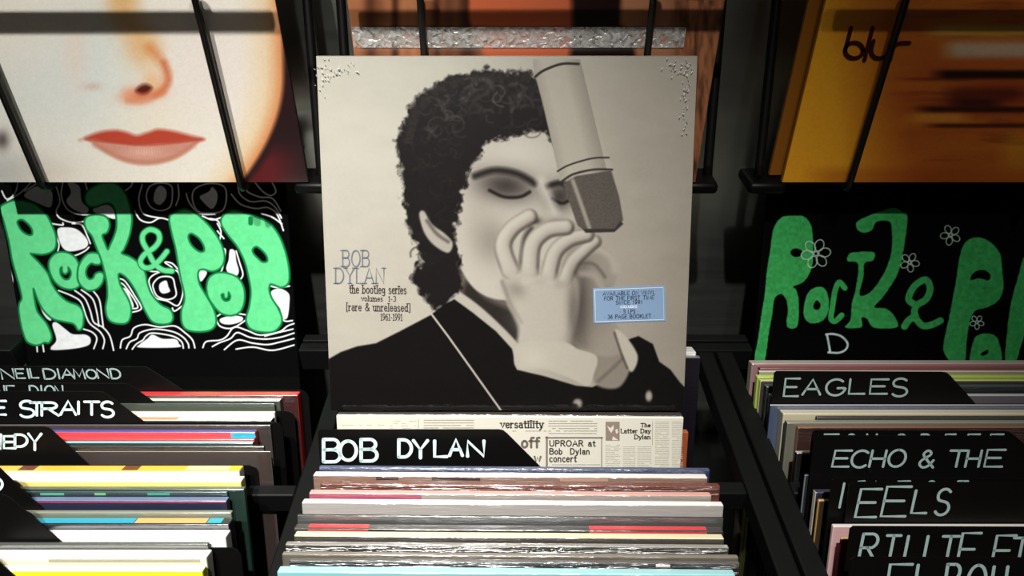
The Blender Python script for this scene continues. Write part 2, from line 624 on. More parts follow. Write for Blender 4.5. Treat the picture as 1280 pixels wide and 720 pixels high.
# ------------------------------------------------------------------ the setting
def steel_mat():
    m = bpy.data.materials.new('brushed_steel')
    m.use_nodes = True
    nt = m.node_tree
    b = nt.nodes['Principled BSDF']
    b.inputs['Base Color'].default_value = (0.72, 0.76, 0.70, 1)
    b.inputs['Metallic'].default_value = 1.0
    tc = nt.nodes.new('ShaderNodeTexCoord')
    mp = nt.nodes.new('ShaderNodeMapping')
    mp.inputs['Scale'].default_value = (1.2, 1, 26)
    nz = nt.nodes.new('ShaderNodeTexNoise')
    nz.inputs['Scale'].default_value = 3
    nz.inputs['Detail'].default_value = 6
    rr = nt.nodes.new('ShaderNodeMapRange')
    rr.inputs['To Min'].default_value = 0.36
    rr.inputs['To Max'].default_value = 0.50
    bp = nt.nodes.new('ShaderNodeBump')
    bp.inputs['Strength'].default_value = 0.10
    bp.inputs['Distance'].default_value = 0.006
    nt.links.new(tc.outputs['Object'], mp.inputs['Vector'])
    nt.links.new(mp.outputs['Vector'], nz.inputs['Vector'])
    nt.links.new(nz.outputs['Fac'], rr.inputs['Value'])
    nt.links.new(rr.outputs['Result'], b.inputs['Roughness'])
    nt.links.new(nz.outputs['Fac'], bp.inputs['Height'])
    nt.links.new(bp.outputs['Normal'], b.inputs['Normal'])
    return m


WALL_Y = 0.70
w = bx('wall_back', (-1.8, WALL_Y, -1.5), (1.8, WALL_Y + 0.03, 0.9), steel_mat(), base=(0, WALL_Y, 0), bevel=0)
w['kind'] = 'structure'
f = bx('floor', (-1.8, -1.2, -1.53), (1.8, WALL_Y, -1.5), mat((70, 66, 60), 0.6, grain=0.3), base=(0, 0, 0), bevel=0)
f['kind'] = 'structure'

# ------------------------------------------------------------------ the browser: one black fixture whose rails part the bins
ZB = -0.715                                   # where the records stand
br = thing('record_browser', (0, 0.35, 0), 'black record browser fixture with rails between its three bins of records', 'shop fixture')
bx('base_cabinet', (-1.0, 0.12, -1.5), (1.0, WALL_Y - 0.004, ZB - 0.02), BLACK, br)
bx('bin_floor', (-1.0, 0.14, ZB - 0.02), (1.0, WALL_Y - 0.004, ZB), BLACK, br)
bx('front_panel', (-1.0, 0.12, ZB - 0.02), (1.0, 0.138, -0.50), BLACK, br)
bx('divider_rail', (-0.180, 0.138, -0.470), (-0.1635, 0.556, -0.450), RAIL, br)
bx('divider_rail', (0.1955, 0.138, -0.470), (0.2125, 0.556, -0.450), RAIL, br)
bx('divider_rail', (0.2155, 0.138, -0.470), (0.2330, 0.556, -0.450), RAIL, br)
bx('rail_channel', (0.2130, 0.138, -0.472), (0.2150, 0.556, -0.458), BLACK, br, bevel=0)
bx('cross_bar', (-0.1632, 0.371, -0.472), (0.1952, 0.384, -0.451), RAIL, br)
bx('cross_bar', (-1.0, 0.369, -0.472), (-0.1805, 0.3805, -0.451), RAIL, br)
bx('cross_bar', (0.2335, 0.371, -0.472), (1.0, 0.384, -0.451), RAIL, br)
bx('back_ledge', (-0.226, 0.5565, -0.476), (0.255, 0.570, -0.449), RAIL, br)
bx('back_ledge', (-0.226, 0.5735, -0.476), (0.255, 0.585, -0.449), RAIL, br)
bx('back_ledge', (-1.0, 0.5565, -0.476), (-0.530, 0.585, -0.449), RAIL, br)
bx('end_panel', (-1.02, 0.12, -1.5), (-1.0, WALL_Y - 0.004, -0.45), BLACK, br)
bx('end_panel', (1.0, 0.12, -1.5), (1.02, WALL_Y - 0.004, -0.45), BLACK, br)

# ------------------------------------------------------------------ wire racks on the wall
CY = 0.600                                    # front of the covers on the racks
CZB = -0.2760                                 # their bottom edge


def rack(xc, lx, rx, label):
    t = thing('record_rack', (xc, WALL_Y - 0.002, CZB + CZ), label, 'display rack', 'wire racks on the steel wall')
    pl = Plane(0.560, -0.0725, 0)
    slab('front_bar', pl, xc - 0.160, xc + 0.160, 0.0, 0.0125, 0.003, -0.003, WIRE, t, bevel=0.0028)
    for s in (-0.095, 0.0955):
        tube('wire', [(xc + s, 0.566, -0.066), (xc + s, 0.5895, -0.100), (xc + s, 0.5905, -0.274), (xc + s, 0.5935, -0.2795), (xc + s, 0.600, -0.2812), (xc + s, 0.650, -0.2812), (xc + s, 0.692, -0.276)], 0.0031, WIRE, t)
    tube('tray_rod', [(xc - 0.168, 0.636, -0.2850), (xc, 0.636, -0.2850), (xc + 0.168, 0.636, -0.2850)], 0.0032, WIRE, t)
    for x in (lx, rx):
        tube('side_rod', [(x, 0.697, 0.03), (x, 0.660, -0.105), (x, 0.612, -0.262), (x, 0.608, -0.272)], 0.0045, WIRE, t)
        e = 1 if x < xc else -1
        bx('end_clip', (min(x - e * 0.010, x + e * 0.026), 0.598, -0.2885), (max(x - e * 0.010, x + e * 0.026), 0.640, -0.2770), BLACK, t, bevel=0.004)
    for s in (-0.12, 0.12):
        bx('wall_bracket', (xc + s - 0.008, 0.632, -0.2820), (xc + s + 0.008, WALL_Y - 0.001, -0.2770), WIRE, t)
    return t


rack(-0.3545, -0.575, -0.186, 'black wire rack holding the close-up portrait cover above the left bin')
rack(0.020, -0.1555, 0.1905, 'black wire rack holding the brown cover behind the monochrome boxed set')
rack(0.4170, 0.2405, 0.594, 'black wire rack holding the blurred orange covers above the right bin')

def glare_film_mat():
    m = film_mat('crumpled_glare_film', 0.7, 170, 0.6, 0.3)
    nt = m.node_tree
    mx = [n for n in nt.nodes if n.type == 'MIX_SHADER'][0]
    gl = [n for n in nt.nodes if n.type == 'BSDF_GLOSSY'][0]
    nz = [n for n in nt.nodes if n.type == 'TEX_NOISE'][0]
    bp = [n for n in nt.nodes if n.type == 'BUMP'][0]
    df = nt.nodes.new('ShaderNodeBsdfDiffuse')
    df.inputs['Color'].default_value = (0.85, 0.85, 0.82, 1)  # pale diffuse colour carries the glare of the film
    m2 = nt.nodes.new('ShaderNodeMixShader')
    m2.inputs[0].default_value = 0.45
    nt.links.new(bp.outputs['Normal'], df.inputs['Normal'])
    nt.links.new(df.outputs[0], m2.inputs[1])
    nt.links.new(gl.outputs[0], m2.inputs[2])
    nt.links.new(m2.outputs[0], mx.inputs[2])
    rr = nt.nodes.new('ShaderNodeMapRange')
    rr.inputs['From Min'].default_value = 0.3
    rr.inputs['From Max'].default_value = 0.7
    rr.inputs['To Min'].default_value = 0.05
    rr.inputs['To Max'].default_value = 0.85
    nt.links.new(nz.outputs['Fac'], rr.inputs['Value'])
    nt.links.new(rr.outputs['Result'], mx.inputs[0])
    return m


COVER = print_mat('glossy_printed_card', 0.32, 0.35)
BOXP = print_mat('satin_printed_card', 0.45, 0.0, 0.12)
PAINT = print_mat('paint_marker_on_board', 0.8, 0.0, 0.04)
G_RACK = 'covers shown face out on the wall racks'


def rack_cover(xl, xr, y, zb, side, label):
    pl = Plane(y, zb, 0)
    o = slab('record_sleeve', pl, xl, xr, 0, 0.3135, 0, -0.0045, side, base=((xl + xr) / 2, y, zb + CZ))
    tag(o, label, 'record', G_RACK)
    return o, pl


# --- left: a face cropped to nose and lips
o, pl = rack_cover(-0.5110, -0.1968, CY, CZB, mat((60, 45, 42)), 'record sleeve showing a pale close-up of a nose and red lips')
k = Ink(pl, -0.5106, -0.1972, 0.0004, 0.313, 520, 520, (228, 222, 210))
U, V = k.U, k.V
k.blob((120, 70), 60, 90, (205, 212, 208), 0.8)
k.blob((60, 120), 120, 60, (208, 214, 210), 0.6)
k.blob((95, 60), 16, 55, (224, 200, 186), 0.5)
k.blob((260, 90), 70, 70, (224, 214, 208), 0.8)
k.blob((10, 215), 45, 26, (168, 172, 172), 0.7)
k.blob((3, 175), 9, 12, (70, 58, 60), 0.8)
k.blob((60, 215), 40, 20, (206, 196, 182), 0.6)
k.blob((190, 150), 50, 30, (226, 216, 196), 0.6)
# nose
k.blob((152, -10), 20, 46, (206, 158, 96), 0.75)
k.line([(150, -40), (157, 10), (170, 40), (186, 64)], 20, (214, 166, 104), 34, 0.75)
k.blob((178, 58), 20, 26, (218, 172, 116), 0.7, 20)
k.line([(188, 60), (204, 80), (208, 98), (202, 112)], 9, (206, 118, 66), 14, 0.75)
k.line([(205, 78), (211, 98), (205, 111), (194, 118)], 5, (190, 84, 46), 9, 0.7)
k.blob((178, 118), 22, 9, (206, 96, 58), 0.9, -8)
k.blob((162, 118), 10, 10, (222, 150, 108), 0.6)
k.blob((190, 100), 12, 14, (226, 176, 124), 0.75)
k.poly([(170, 114), (174, 108), (182, 105), (190, 109), (186, 115), (178, 117)], (82, 26, 18), 6, 0.95)
k.line([(160, 126), (180, 127), (204, 116)], 4, (208, 116, 72), 8, 0.6)
k.blob((116, 108), 12, 5, (196, 168, 156), 0.6)
# lips
k.poly([(106, 173), (124, 165), (144, 162.5), (158, 165), (171, 169), (184, 165.5), (198, 161.5), (218, 164), (238, 169), (256, 174), (242, 178), (222, 180), (200, 181), (174, 183), (150, 181), (126, 178)], (180, 70, 52), 6)
k.poly([(112, 175), (140, 179), (174, 182.5), (205, 180.5), (246, 176), (232, 190), (212, 200), (186, 204.5), (160, 202), (136, 192)], (198, 142, 124), 6)
k.blob((180, 190), 24, 7, (226, 178, 162), 0.8)
k.line([(118, 180), (138, 192), (160, 201), (186, 204), (212, 199), (232, 189), (246, 177)], 3, (176, 98, 76), 7, 0.75)
k.line([(108, 174), (140, 178), (174, 181), (205, 180), (252, 174)], 2.0, (168, 56, 44), 4, 0.7)
k.line([(100, 175), (106, 173)], 2, (190, 120, 90), 6, 0.7)
for i in range(40):
    uu = 118 + i * 3.2
    k.line([(uu, 184 - abs(i - 18) * 0.15), (uu + (i - 20) * 0.12, 196 - abs(i - 20) * 0.55)], 0.8, (178, 110, 98), 1.5, 0.28)
# cheek turning into orange, then dark hair past the jaw
edge = 357 - 0.0016 * np.clip(V - 95, 0, 400) ** 2 * 1.9 - 0.0004 * np.clip(95 - V, 0, 400) ** 2
a = np.clip((U - (edge - 62)) / 60, 0, 1)
k.mix(a ** 1.4 * 0.85, (222, 178, 116))
k.mix(np.clip((U - (edge - 26)) / 26, 0, 1) ** 1.5 * 0.8, (202, 108, 62))
k.mix(np.clip((U - (edge - 6)) / 7, 0, 1), (40, 24, 26))
k.mix(np.clip((U - (edge + 2)) / 10, 0, 1) * np.clip((V - 175) / 25, 0, 1) * np.clip((380 - U) / 40, 0, 1), (86, 26, 30))
k.C *= (1.04 + (fbm(U / 2.2, V / 2.2, 3) - 0.5) * 0.06)[:, None]
k.build('cover_picture', COVER, o)

# --- middle: brown cover, mostly behind the boxed set
o, pl = rack_cover(-0.1375, 0.1775, CY, CZB, mat((92, 60, 40)), 'brown record sleeve standing behind the top edge of the monochrome boxed set')
k = Ink(pl, -0.1371, 0.1771, 0.0004, 0.313, 420, 420, (190, 124, 84))
U, V = k.U, k.V
k.mix(np.clip(fbm(U / 14, V / 160, 3) * 2.4 - 0.8, 0, 1) * 0.35, (110, 62, 40))
for c, wd, q in ((463, 7, 0.55), (494, 5, 0.8), (546, 6, 0.75), (560, 8, 0.5), (584, 16, 0.85), (470, 16, 0.25)):
    k.mix(np.exp(-((U - c) / wd) ** 2) * q, (58, 30, 20))
k.poly([(588, -60), (586, 20), (592, 45), (606, 68), (640, 90), (715, 90), (718, -60)], (206, 104, 66), 6, smooth=False)
k.poly([(712, -60), (716, 30), (712, 80), (800, 90), (790, 45), (776, 30), (780, -60)], (30, 14, 12), 10, smooth=False)
k.poly([(805, 0), (842, 0), (845, 36), (804, 40)], (48, 24, 16), 10, smooth=False)
k.blob((850, 100), 20, 220, (160, 98, 64), 0.6)
k.poly([(782, -60), (776, 28), (792, 45), (800, 90), (845, 90), (845, -60)], (176, 120, 86), 8, smooth=False)
k.mix(np.clip(fbm(U / 6, V / 26, 4) * 2.2 - 0.9, 0, 1) * np.clip((U - 830) / 30, 0, 1) * 0.8, (52, 30, 20))
k.build('cover_picture', COVER, o)
glare = slab('wrap_glare', pl, pl.hit(441, 45)[0], pl.hit(856, 45)[0], pl.hit(640, 59)[1], pl.hit(640, 33.5)[1], 0.0013, 0.0005, glare_film_mat(), o, bevel=0)  # added pale strip imitates the bright reflection on the crinkled wrap
glare['label'] = 'pale crumpled film strip standing in for the reflection on the wrap'

# --- right: blurred orange, two copies
o, pl = rack_cover(0.2520, 0.5660, CY + 0.012, CZB + 0.002, mat((150, 92, 26)), 'orange sleeve peeking out behind the front blurred orange cover')
o, pl = rack_cover(0.2610, 0.5750, CY, CZB, mat((176, 116, 34)), 'front orange record sleeve with motion-blurred streaks and a dark four-letter word')
k = Ink(pl, 0.2614, 0.5746, 0.0004, 0.313, 480, 480, (222, 154, 36))
U, V = k.U, k.V
n1 = fbm(U / 90, V / 9, 4)
n2 = fbm(U / 160 + 7, V / 22, 3)
k.mix(np.clip((U - 1040 - (V - 100) * 0.12) / 90, 0, 1) * 0.9, (170, 82, 30))
k.mix(np.clip((U - 1090) / 60, 0, 1) * np.clip(1 - np.abs(V - 115) / 70, 0, 1) * 0.6, (150, 56, 30))
k.mix(np.clip(n2 * 2 - 0.7, 0, 1) * np.clip((U - 1070) / 60, 0, 1) * 0.55, (206, 124, 40))
k.mix(np.clip(n1 * 3 - 1.7, 0, 1) * np.clip((U - 1100) / 60, 0, 1) * 0.7, (96, 30, 18))


def streak(u0, u1, v, h, col, q):
    a = np.clip((U - u0) / 26, 0, 1) * np.clip((u1 - U) / 26, 0, 1) * np.exp(-np.abs((V - v) / h) ** 3)
    k.mix(a * q, col)


streak(1170, 1420, 62, 11, (196, 190, 166), 0.75)
streak(1150, 1420, 38, 8, (196, 160, 70), 0.8)
streak(1140, 1420, 80, 5, (176, 84, 36), 0.8)
streak(1158, 1400, 93, 6, (28, 12, 10), 0.95)
streak(1172, 1290, 118, 10, (84, 30, 20), 0.8)
streak(1140, 1400, 137, 4, (34, 16, 12), 0.8)
streak(1180, 1262, 129, 6, (58, 20, 16), 0.85)
streak(1126, 1220, 147, 6, (214, 142, 52), 0.8)
streak(1150, 1380, 157, 3, (60, 24, 14), 0.8)
streak(1240, 1400, 190, 24, (204, 146, 40), 0.55)
k.mix(np.clip((V - 205) / 12, 0, 1) * np.clip((U - 1000) / 40, 0, 1) * 0.4, (148, 62, 24))
k.C *= (1.1 + (fbm(U / 3, V / 2.2, 3) - 0.5) * 0.08)[:, None]
k.build('cover_picture', COVER, o)
S = []
px = abs(pl.hit(1081, 60)[0] - pl.hit(1080, 60)[0])
ring = [(1067 + 11.2 * math.cos(R(a)), 62.8 - 9.8 * math.sin(R(a))) for a in range(0, 361, 15)]
for P in ([(1063.2, 35), (1056.2, 62)], ring, [(1090, 35), (1080, 75)],
          smooth_path([(1091.3, 51), (1088.4, 64), (1092, 71), (1099, 72.6), (1106, 70), (1111, 60), (1113.5, 51)]),
          smooth_path([(1112, 75), (1115.4, 62), (1119.5, 55.5), (1127, 53.6), (1136, 53.6)])):
    S.append((np.array([pl.hit(*p) for p in P]), 5.3 * px))
ribbons('title_lettering', pl, S, mat((58, 14, 20), 0.5), o, 0.0009)

# ------------------------------------------------------------------ painted genre boards standing at the back of the side bins
SL = R(21)


def board(ul, ur, xpad, label):
    pl = Plane(0.646, -0.280, SL)
    xl, xr = pl.hit(ul, 445)[0], pl.hit(ur, 440)[0]
    if xpad:
        xr = xl + xpad
    tb = (ZB + 0.280) / math.cos(SL) + 0.002
    o = slab('genre_sign', pl, xl, xr, tb, -0.0088, 0, -0.004, mat((4, 4, 4), 0.7, spec=0.08), base=((xl + xr) / 2, pl.pt(0, tb)[1], ZB + CZ), bevel=0.001)
    tag(o, label, 'sign', 'painted genre signs')
    return o, pl, xl, xr


GREEN, DKG, WHT = (97, 208, 139), (18, 118, 62), (232, 236, 238)
o, pl, xl, xr = board(31, 372, 0, 'black board painted with bright green bubble letters and white ripple lines')
k = Ink(pl, xl + 0.0006, xr - 0.0006, pl.hit(200, 470)[1], -0.0092, 620, 430, (5, 5, 6))
U, V = k.U, k.V
q = lambda P: [(x * 0.3125, 220 + y * 0.3125) for x, y in P]
W = 1.9
for P in ([(235, 458), (290, 480), (325, 505), (345, 560), (362, 592), (400, 622), (418, 655), (412, 690)],
          [(300, 458), (340, 490), (362, 540), (376, 585), (412, 605), (440, 640), (455, 697)],
          [(326, 455), (370, 490), (388, 545), (396, 600)], [(372, 458), (398, 495), (408, 560), (414, 605)],
          [(335, 612), (370, 625), (388, 650), (376, 690)],
          [(482, 687), (490, 655), (522, 640), (536, 608), (580, 594), (640, 604), (700, 600), (742, 628), (770, 655), (780, 687)],
          [(506, 690), (520, 664), (548, 650), (562, 626), (620, 612), (690, 622), (730, 642), (752, 668), (756, 687)],
          [(530, 692), (546, 672), (572, 656), (584, 640), (612, 628), (690, 640), (726, 662), (734, 688)],
          [(812, 686), (826, 662), (880, 656), (908, 640), (938, 604), (990, 618), (1040, 636), (1110, 626), (1172, 612)],
          [(850, 682), (880, 666), (922, 650), (950, 626), (1000, 645), (1060, 652), (1120, 645), (1176, 628)],
          [(898, 694), (950, 656), (1010, 668), (1070, 674), (1120, 664), (1176, 650)],
          [(945, 692), (1012, 684), (1090, 697), (1176, 676)], [(1060, 640), (1120, 622), (1150, 600), (1176, 590)],
          [(148, 676), (150, 702)], [(172, 676), (176, 702)],
          [(218, 28), (232, 60), (240, 105), (226, 140), (240, 168), (290, 186), (335, 182)],
          [(252, 26), (246, 78), (268, 130), (310, 152), (362, 155)],
          [(342, 28), (350, 55)], [(500, 60), (525, 40), (530, 24)],
          [(8, 60), (28, 92), (60, 70), (72, 28)], [(30, 98), (82, 68), (122, 28)], [(150, 28), (100, 60)],
          [(540, 140), (562, 175), (602, 186), (640, 168), (676, 176)],
          [(570, 34), (556, 92), (574, 150), (640, 168)], [(712, 34), (716, 80), (704, 118)],
          [(745, 70), (760, 110), (800, 150), (860, 152)],
          [(925, 72), (962, 112), (1022, 130), (1070, 126), (1108, 152), (1134, 218)],
          [(952, 28), (960, 72), (1002, 102), (1062, 100), (1100, 124), (1126, 168)],
          [(985, 30), (990, 62), (1040, 84), (1090, 90), (1124, 140)], [(1022, 28), (1052, 62), (1082, 78), (1104, 62), (1090, 28)],
          [(1046, 150), (1090, 165), (1128, 192)], [(870, 190), (884, 220), (880, 255)], [(840, 170), (870, 178), (884, 200)],
          [(870, 220), (896, 250)], [(810, 160), (850, 175), (888, 165)],
          [(205, 190), (250, 196), (252, 188)], [(290, 190), (328, 196), (350, 240), (362, 270)], [(232, 300), (236, 268), (214, 220), (208, 190)],
          [(262, 316), (300, 318), (340, 300), (356, 285)],
          [(576, 372), (620, 382), (690, 372), (660, 345), (690, 350), (716, 378)],
          [(470, 410), (500, 420), (540, 480), (566, 530), (522, 546)], [(474, 425), (500, 440), (552, 520), (524, 530)],
          [(735, 515), (700, 540), (690, 528)], [(1072, 436), (1110, 446), (1158, 440)], [(1085, 520), (1120, 560), (1140, 580), (1170, 578)],
          [(862, 560), (880, 600), (930, 608), (985, 575)], [(870, 560), (905, 545), (985, 555)],
          [(890, 290), (902, 300), (890, 370), (880, 385)], [(945, 300), (960, 350), (972, 395), (955, 420)]):
    k.line(q(P), W, WHT, 1.0)
for P in ([(598, 412), (640, 384), (705, 378), (724, 420), (732, 468), (712, 518), (670, 500), (625, 488), (606, 456)],
          [(614, 430), (642, 404), (688, 406), (700, 440), (704, 478), (672, 494), (632, 482), (616, 456)],
          [(600, 42), (586, 82), (602, 122), (640, 138), (680, 124), (690, 80), (684, 38), (640, 28)],
          [(782, 50), (770, 92), (792, 140), (840, 148), (890, 138), (906, 90), (896, 42), (840, 30)]):
    k.line(q(P), W, WHT, 1.0, closed=True)
for P in ([(230, 215), (262, 205), (310, 214), (350, 255), (346, 285), (300, 300), (265, 298), (242, 270)],
          [(795, 375), (828, 384), (812, 416), (800, 418)], [(920, 295), (940, 300), (946, 340), (956, 380), (945, 400), (920, 395), (905, 370), (915, 335)],
          [(1085, 462), (1120, 450), (1155, 470), (1158, 510), (1150, 566), (1130, 570), (1120, 530), (1096, 500)],
          [(882, 570), (930, 558), (970, 564), (965, 582), (920, 594), (886, 588)],
          [(210, 596), (226, 585), (262, 612), (292, 632), (342, 634), (363, 650), (355, 676), (300, 690), (216, 696), (204, 685), (226, 655)],
          [(560, 672), (590, 650), (610, 634), (650, 650), (702, 652), (716, 670), (712, 685), (560, 686)],
          [(490, 450), (510, 455), (526, 490), (536, 520), (526, 526), (506, 496)], [(640, 430), (665, 418), (674, 442), (680, 462), (652, 470), (638, 455)],
          [(10, 305), (30, 340), (45, 380), (54, 420), (42, 450), (26, 400)], [(160, 510), (180, 530), (206, 575), (190, 572), (170, 545)],
          [(272, 26), (318, 40), (328, 100), (356, 132), (340, 150), (292, 132), (266, 100), (284, 66)],
          [(620, 62), (640, 38), (665, 55), (664, 90), (640, 116), (616, 100)], [(800, 82), (835, 62), (850, 44), (870, 70), (866, 110), (846, 132), (815, 106)],
          [(96, 78), (150, 40), (206, 60), (210, 108), (196, 126), (150, 108)], [(372, 140), (400, 115), (440, 118), (462, 150), (460, 172), (420, 160)]):
    k.poly(q(P), (224, 228, 230), 1.4)
LET = [
    ([(0, 130), (40, 104), (90, 100), (140, 115), (180, 150), (205, 195), (222, 240), (222, 280), (205, 302), (170, 312), (135, 309), (122, 312), (160, 352), (190, 390), (206, 430), (232, 470), (268, 502), (312, 520), (332, 550), (330, 600), (315, 614), (296, 590), (255, 580), (215, 570), (180, 540), (156, 500), (138, 452), (132, 455), (138, 500), (150, 545), (186, 592), (205, 640), (196, 665), (178, 664), (160, 672), (138, 674), (110, 660), (96, 630), (86, 590), (78, 540), (80, 510), (90, 488), (80, 440), (66, 390), (50, 330), (40, 270), (28, 220), (14, 170)],
     [[(68, 182), (86, 172), (110, 186), (130, 212), (131, 235), (114, 238), (90, 224), (75, 204)]]),
    ([(198, 345), (222, 312), (258, 306), (295, 322), (316, 358), (322, 400), (318, 436), (290, 451), (255, 446), (225, 426), (204, 390)],
     [[(240, 370), (250, 362), (252, 382), (262, 390), (272, 380), (272, 362), (284, 376), (286, 396), (276, 414), (258, 414), (242, 396)]]),
    ([(316, 366), (335, 330), (360, 310), (392, 312), (406, 328), (400, 350), (382, 352), (364, 348), (346, 368), (343, 395), (356, 414), (374, 410), (384, 392), (404, 386), (415, 400), (406, 430), (386, 450), (355, 456), (330, 441), (314, 412)], []),
    ([(341, 182), (355, 162), (395, 157), (426, 167), (437, 195), (428, 224), (408, 236), (418, 268), (432, 296), (446, 270), (461, 235), (469, 200), (467, 160), (459, 126), (440, 108), (410, 112), (380, 122), (356, 118), (343, 96), (350, 65), (385, 38), (430, 29), (472, 38), (502, 74), (520, 130), (526, 180), (516, 240), (496, 290), (486, 310), (522, 326), (560, 355), (580, 390), (588, 430), (606, 475), (642, 515), (680, 536), (691, 565), (680, 586), (645, 591), (610, 580), (586, 545), (565, 500), (540, 450), (510, 408), (482, 388), (472, 398), (482, 440), (510, 490), (523, 530), (518, 570), (500, 588), (460, 586), (435, 570), (425, 530), (432, 480), (430, 430), (420, 380), (406, 330), (390, 290), (370, 240), (348, 212)], []),
    ([(680, 170), (700, 147), (740, 134), (780, 150), (826, 190), (866, 240), (890, 290), (896, 335), (881, 366), (850, 379), (816, 371), (796, 376), (790, 400), (800, 440), (830, 490), (856, 540), (863, 585), (846, 612), (800, 621), (750, 613), (730, 586), (728, 540), (740, 500), (738, 460), (726, 410), (715, 350), (705, 290), (690, 230)],
     [[(752, 240), (766, 228), (796, 246), (816, 276), (819, 300), (800, 305), (776, 290), (758, 266)]]),
    ([(829, 440), (840, 406), (870, 389), (910, 391), (952, 410), (974, 450), (976, 500), (960, 540), (925, 556), (885, 546), (855, 515), (834, 480)],
     [[(884, 474), (896, 470), (900, 486), (910, 484), (914, 462), (924, 478), (920, 496), (904, 502), (890, 494)]]),
    ([(887, 190), (895, 160), (930, 139), (980, 150), (1022, 165), (1076, 190), (1112, 235), (1136, 290), (1151, 350), (1156, 400), (1150, 430), (1126, 443), (1096, 433), (1080, 432), (1075, 456), (1086, 490), (1111, 530), (1126, 570), (1118, 600), (1090, 621), (1040, 621), (1000, 606), (987, 570), (1000, 520), (1006, 460), (996, 400), (980, 340), (950, 280), (914, 235)],
     [[(1009, 292), (1026, 280), (1050, 296), (1069, 320), (1071, 342), (1050, 346), (1030, 330), (1012, 310)]]),
]
for P, H in LET:
    k.poly(q(P), DKG, 1.2, grow=2.0, holes=[q(h) for h in H])
    k.poly(q(P), GREEN, 1.2, grow=-0.4, holes=[q(h) for h in H])
amp = q([(688, 380), (650, 375), (616, 346), (592, 300), (572, 262), (574, 232), (600, 214), (632, 226), (638, 256), (618, 286), (580, 312), (562, 342), (576, 365), (606, 364), (640, 336), (668, 302)])
k.line(amp, 8.6, DKG, 1.2)
k.line(amp, 5.8, GREEN, 1.2)
k.line(q([(1003, 170), (1003, 188)]), 6, DKG, 1.2)
k.C *= (1 + (fbm(U / 5, V / 5, 4) - 0.5) * 0.10)[:, None]
k.mix((fbm(U / 1.6, V / 4.5, 2) > 0.82) * (k.C[:, 1] > 180) * (k.C[:, 0] < 130) * 0.16, (60, 190, 96))
k.build('painted_lettering', PAINT, o)

o, pl, xl, xr = board(942.5, 1280, 0.345, 'black board with flat green letters, small white flowers and a chalk D')
k = Ink(pl, xl + 0.0006, xr - 0.0006, pl.hit(1100, 470)[1], -0.0092, 560, 380, (4, 4, 5))
U, V = k.U, k.V
q = lambda P: [(900 + x * 0.3193, 220 + y * 0.3193) for x, y in P]
G2 = (62, 172, 90)
LET2 = [
    ([(208, 210), (240, 162), (290, 155), (330, 160), (356, 195), (363, 250), (363, 330), (350, 380), (322, 418), (286, 432), (300, 450), (308, 500), (302, 588), (262, 588), (265, 520), (256, 478), (236, 462), (212, 484), (204, 540), (190, 620), (172, 730), (134, 730), (150, 630), (162, 540), (175, 460), (182, 380), (196, 290)],
     [[(275, 297), (290, 284), (318, 290), (319, 310), (300, 317), (282, 311)]]),
    ([(328, 510), (345, 456), (380, 434), (412, 444), (426, 490), (420, 540), (395, 570), (355, 576), (331, 555)], [[(365, 507), (378, 487), (392, 500), (388, 520), (370, 522)]]),
    ([(535, 180), (580, 156), (620, 140), (680, 124), (716, 142), (733, 166), (721, 270), (696, 380), (640, 470), (604, 512), (652, 520), (686, 555), (691, 592), (602, 593), (575, 558), (554, 556), (552, 592), (490, 592), (510, 562), (516, 500), (531, 440), (540, 345), (500, 334), (500, 312), (520, 299), (600, 298), (598, 330), (566, 342), (560, 400), (546, 464), (580, 460), (620, 415), (655, 350), (672, 280), (671, 200), (658, 176), (612, 180), (595, 210), (566, 222), (538, 210)], []),
    ([(935, 330), (950, 275), (980, 245), (1020, 241), (1062, 262), (1096, 305), (1104, 370), (1109, 440), (1086, 490), (1040, 516), (1002, 526), (980, 560), (966, 640), (955, 740), (920, 740), (874, 680), (895, 560), (912, 470), (925, 400)], [[(979, 406), (996, 376), (1032, 368), (1056, 386), (1050, 408), (1015, 400)]]),
    ([(984, 740), (990, 650), (1015, 620), (1060, 618), (1090, 645), (1096, 740)], [[(1020, 697), (1045, 680), (1049, 692), (1030, 703)]]),
    ([(1190, 315), (1165, 400), (1140, 490), (1125, 590), (1116, 740), (1152, 740), (1185, 640), (1215, 560), (1260, 515), (1310, 470), (1326, 390), (1300, 310), (1240, 280)], [[(1230, 400), (1260, 370), (1290, 390), (1270, 430)]]),
]
for P, H in LET2:
    k.poly(q(P), G2, 1.2, holes=[q(h) for h in H], rag=(0.5, 3.0))
k.line(q([(488, 438), (466, 416), (450, 450), (440, 510), (434, 556), (450, 568), (476, 545)]), 7.0, G2, 1.2)
k.line(q([(768, 506), (738, 482), (760, 432), (804, 406), (822, 440), (806, 482), (768, 508), (762, 545), (790, 584), (828, 582), (862, 566)]), 8.6, G2, 1.2)
k.line(q([(764, 548), (738, 565), (722, 588)]), 9, G2, 1.2)
for cx, cy, r, n, w0 in ((375, 304, 58, 6, 20), (742, 338, 38, 5, 14), (902, 231, 40, 5, 14), (1005, 572, 28, 5, 12)):
    for i in range(n):
        a = 2 * math.pi * i / n + 0.3 + cx * 0.01
        c, s_ = math.cos(a), math.sin(a)
        pe = []
        for j in range(10):
            b = 2 * math.pi * j / 10
            rr, tt = r * (0.60 + 0.40 * math.cos(b)), r * 0.24 * math.sin(b) * 1.25
            pe.append((cx + rr * c - tt * s_, cy + rr * s_ + tt * c))
        k.line(q(pe), 1.1, (196, 226, 206), 0.9, closed=True)
    k.line(q([(cx + w0 * 0.4 * math.cos(b), cy + w0 * 0.4 * math.sin(b)) for b in np.linspace(0, 5.5, 8)]), 1.2, (206, 226, 216), 0.9, closed=True)
k.line(q([(418, 620), (425, 655), (431, 690)]), 2.6, (204, 224, 226), 1.0)
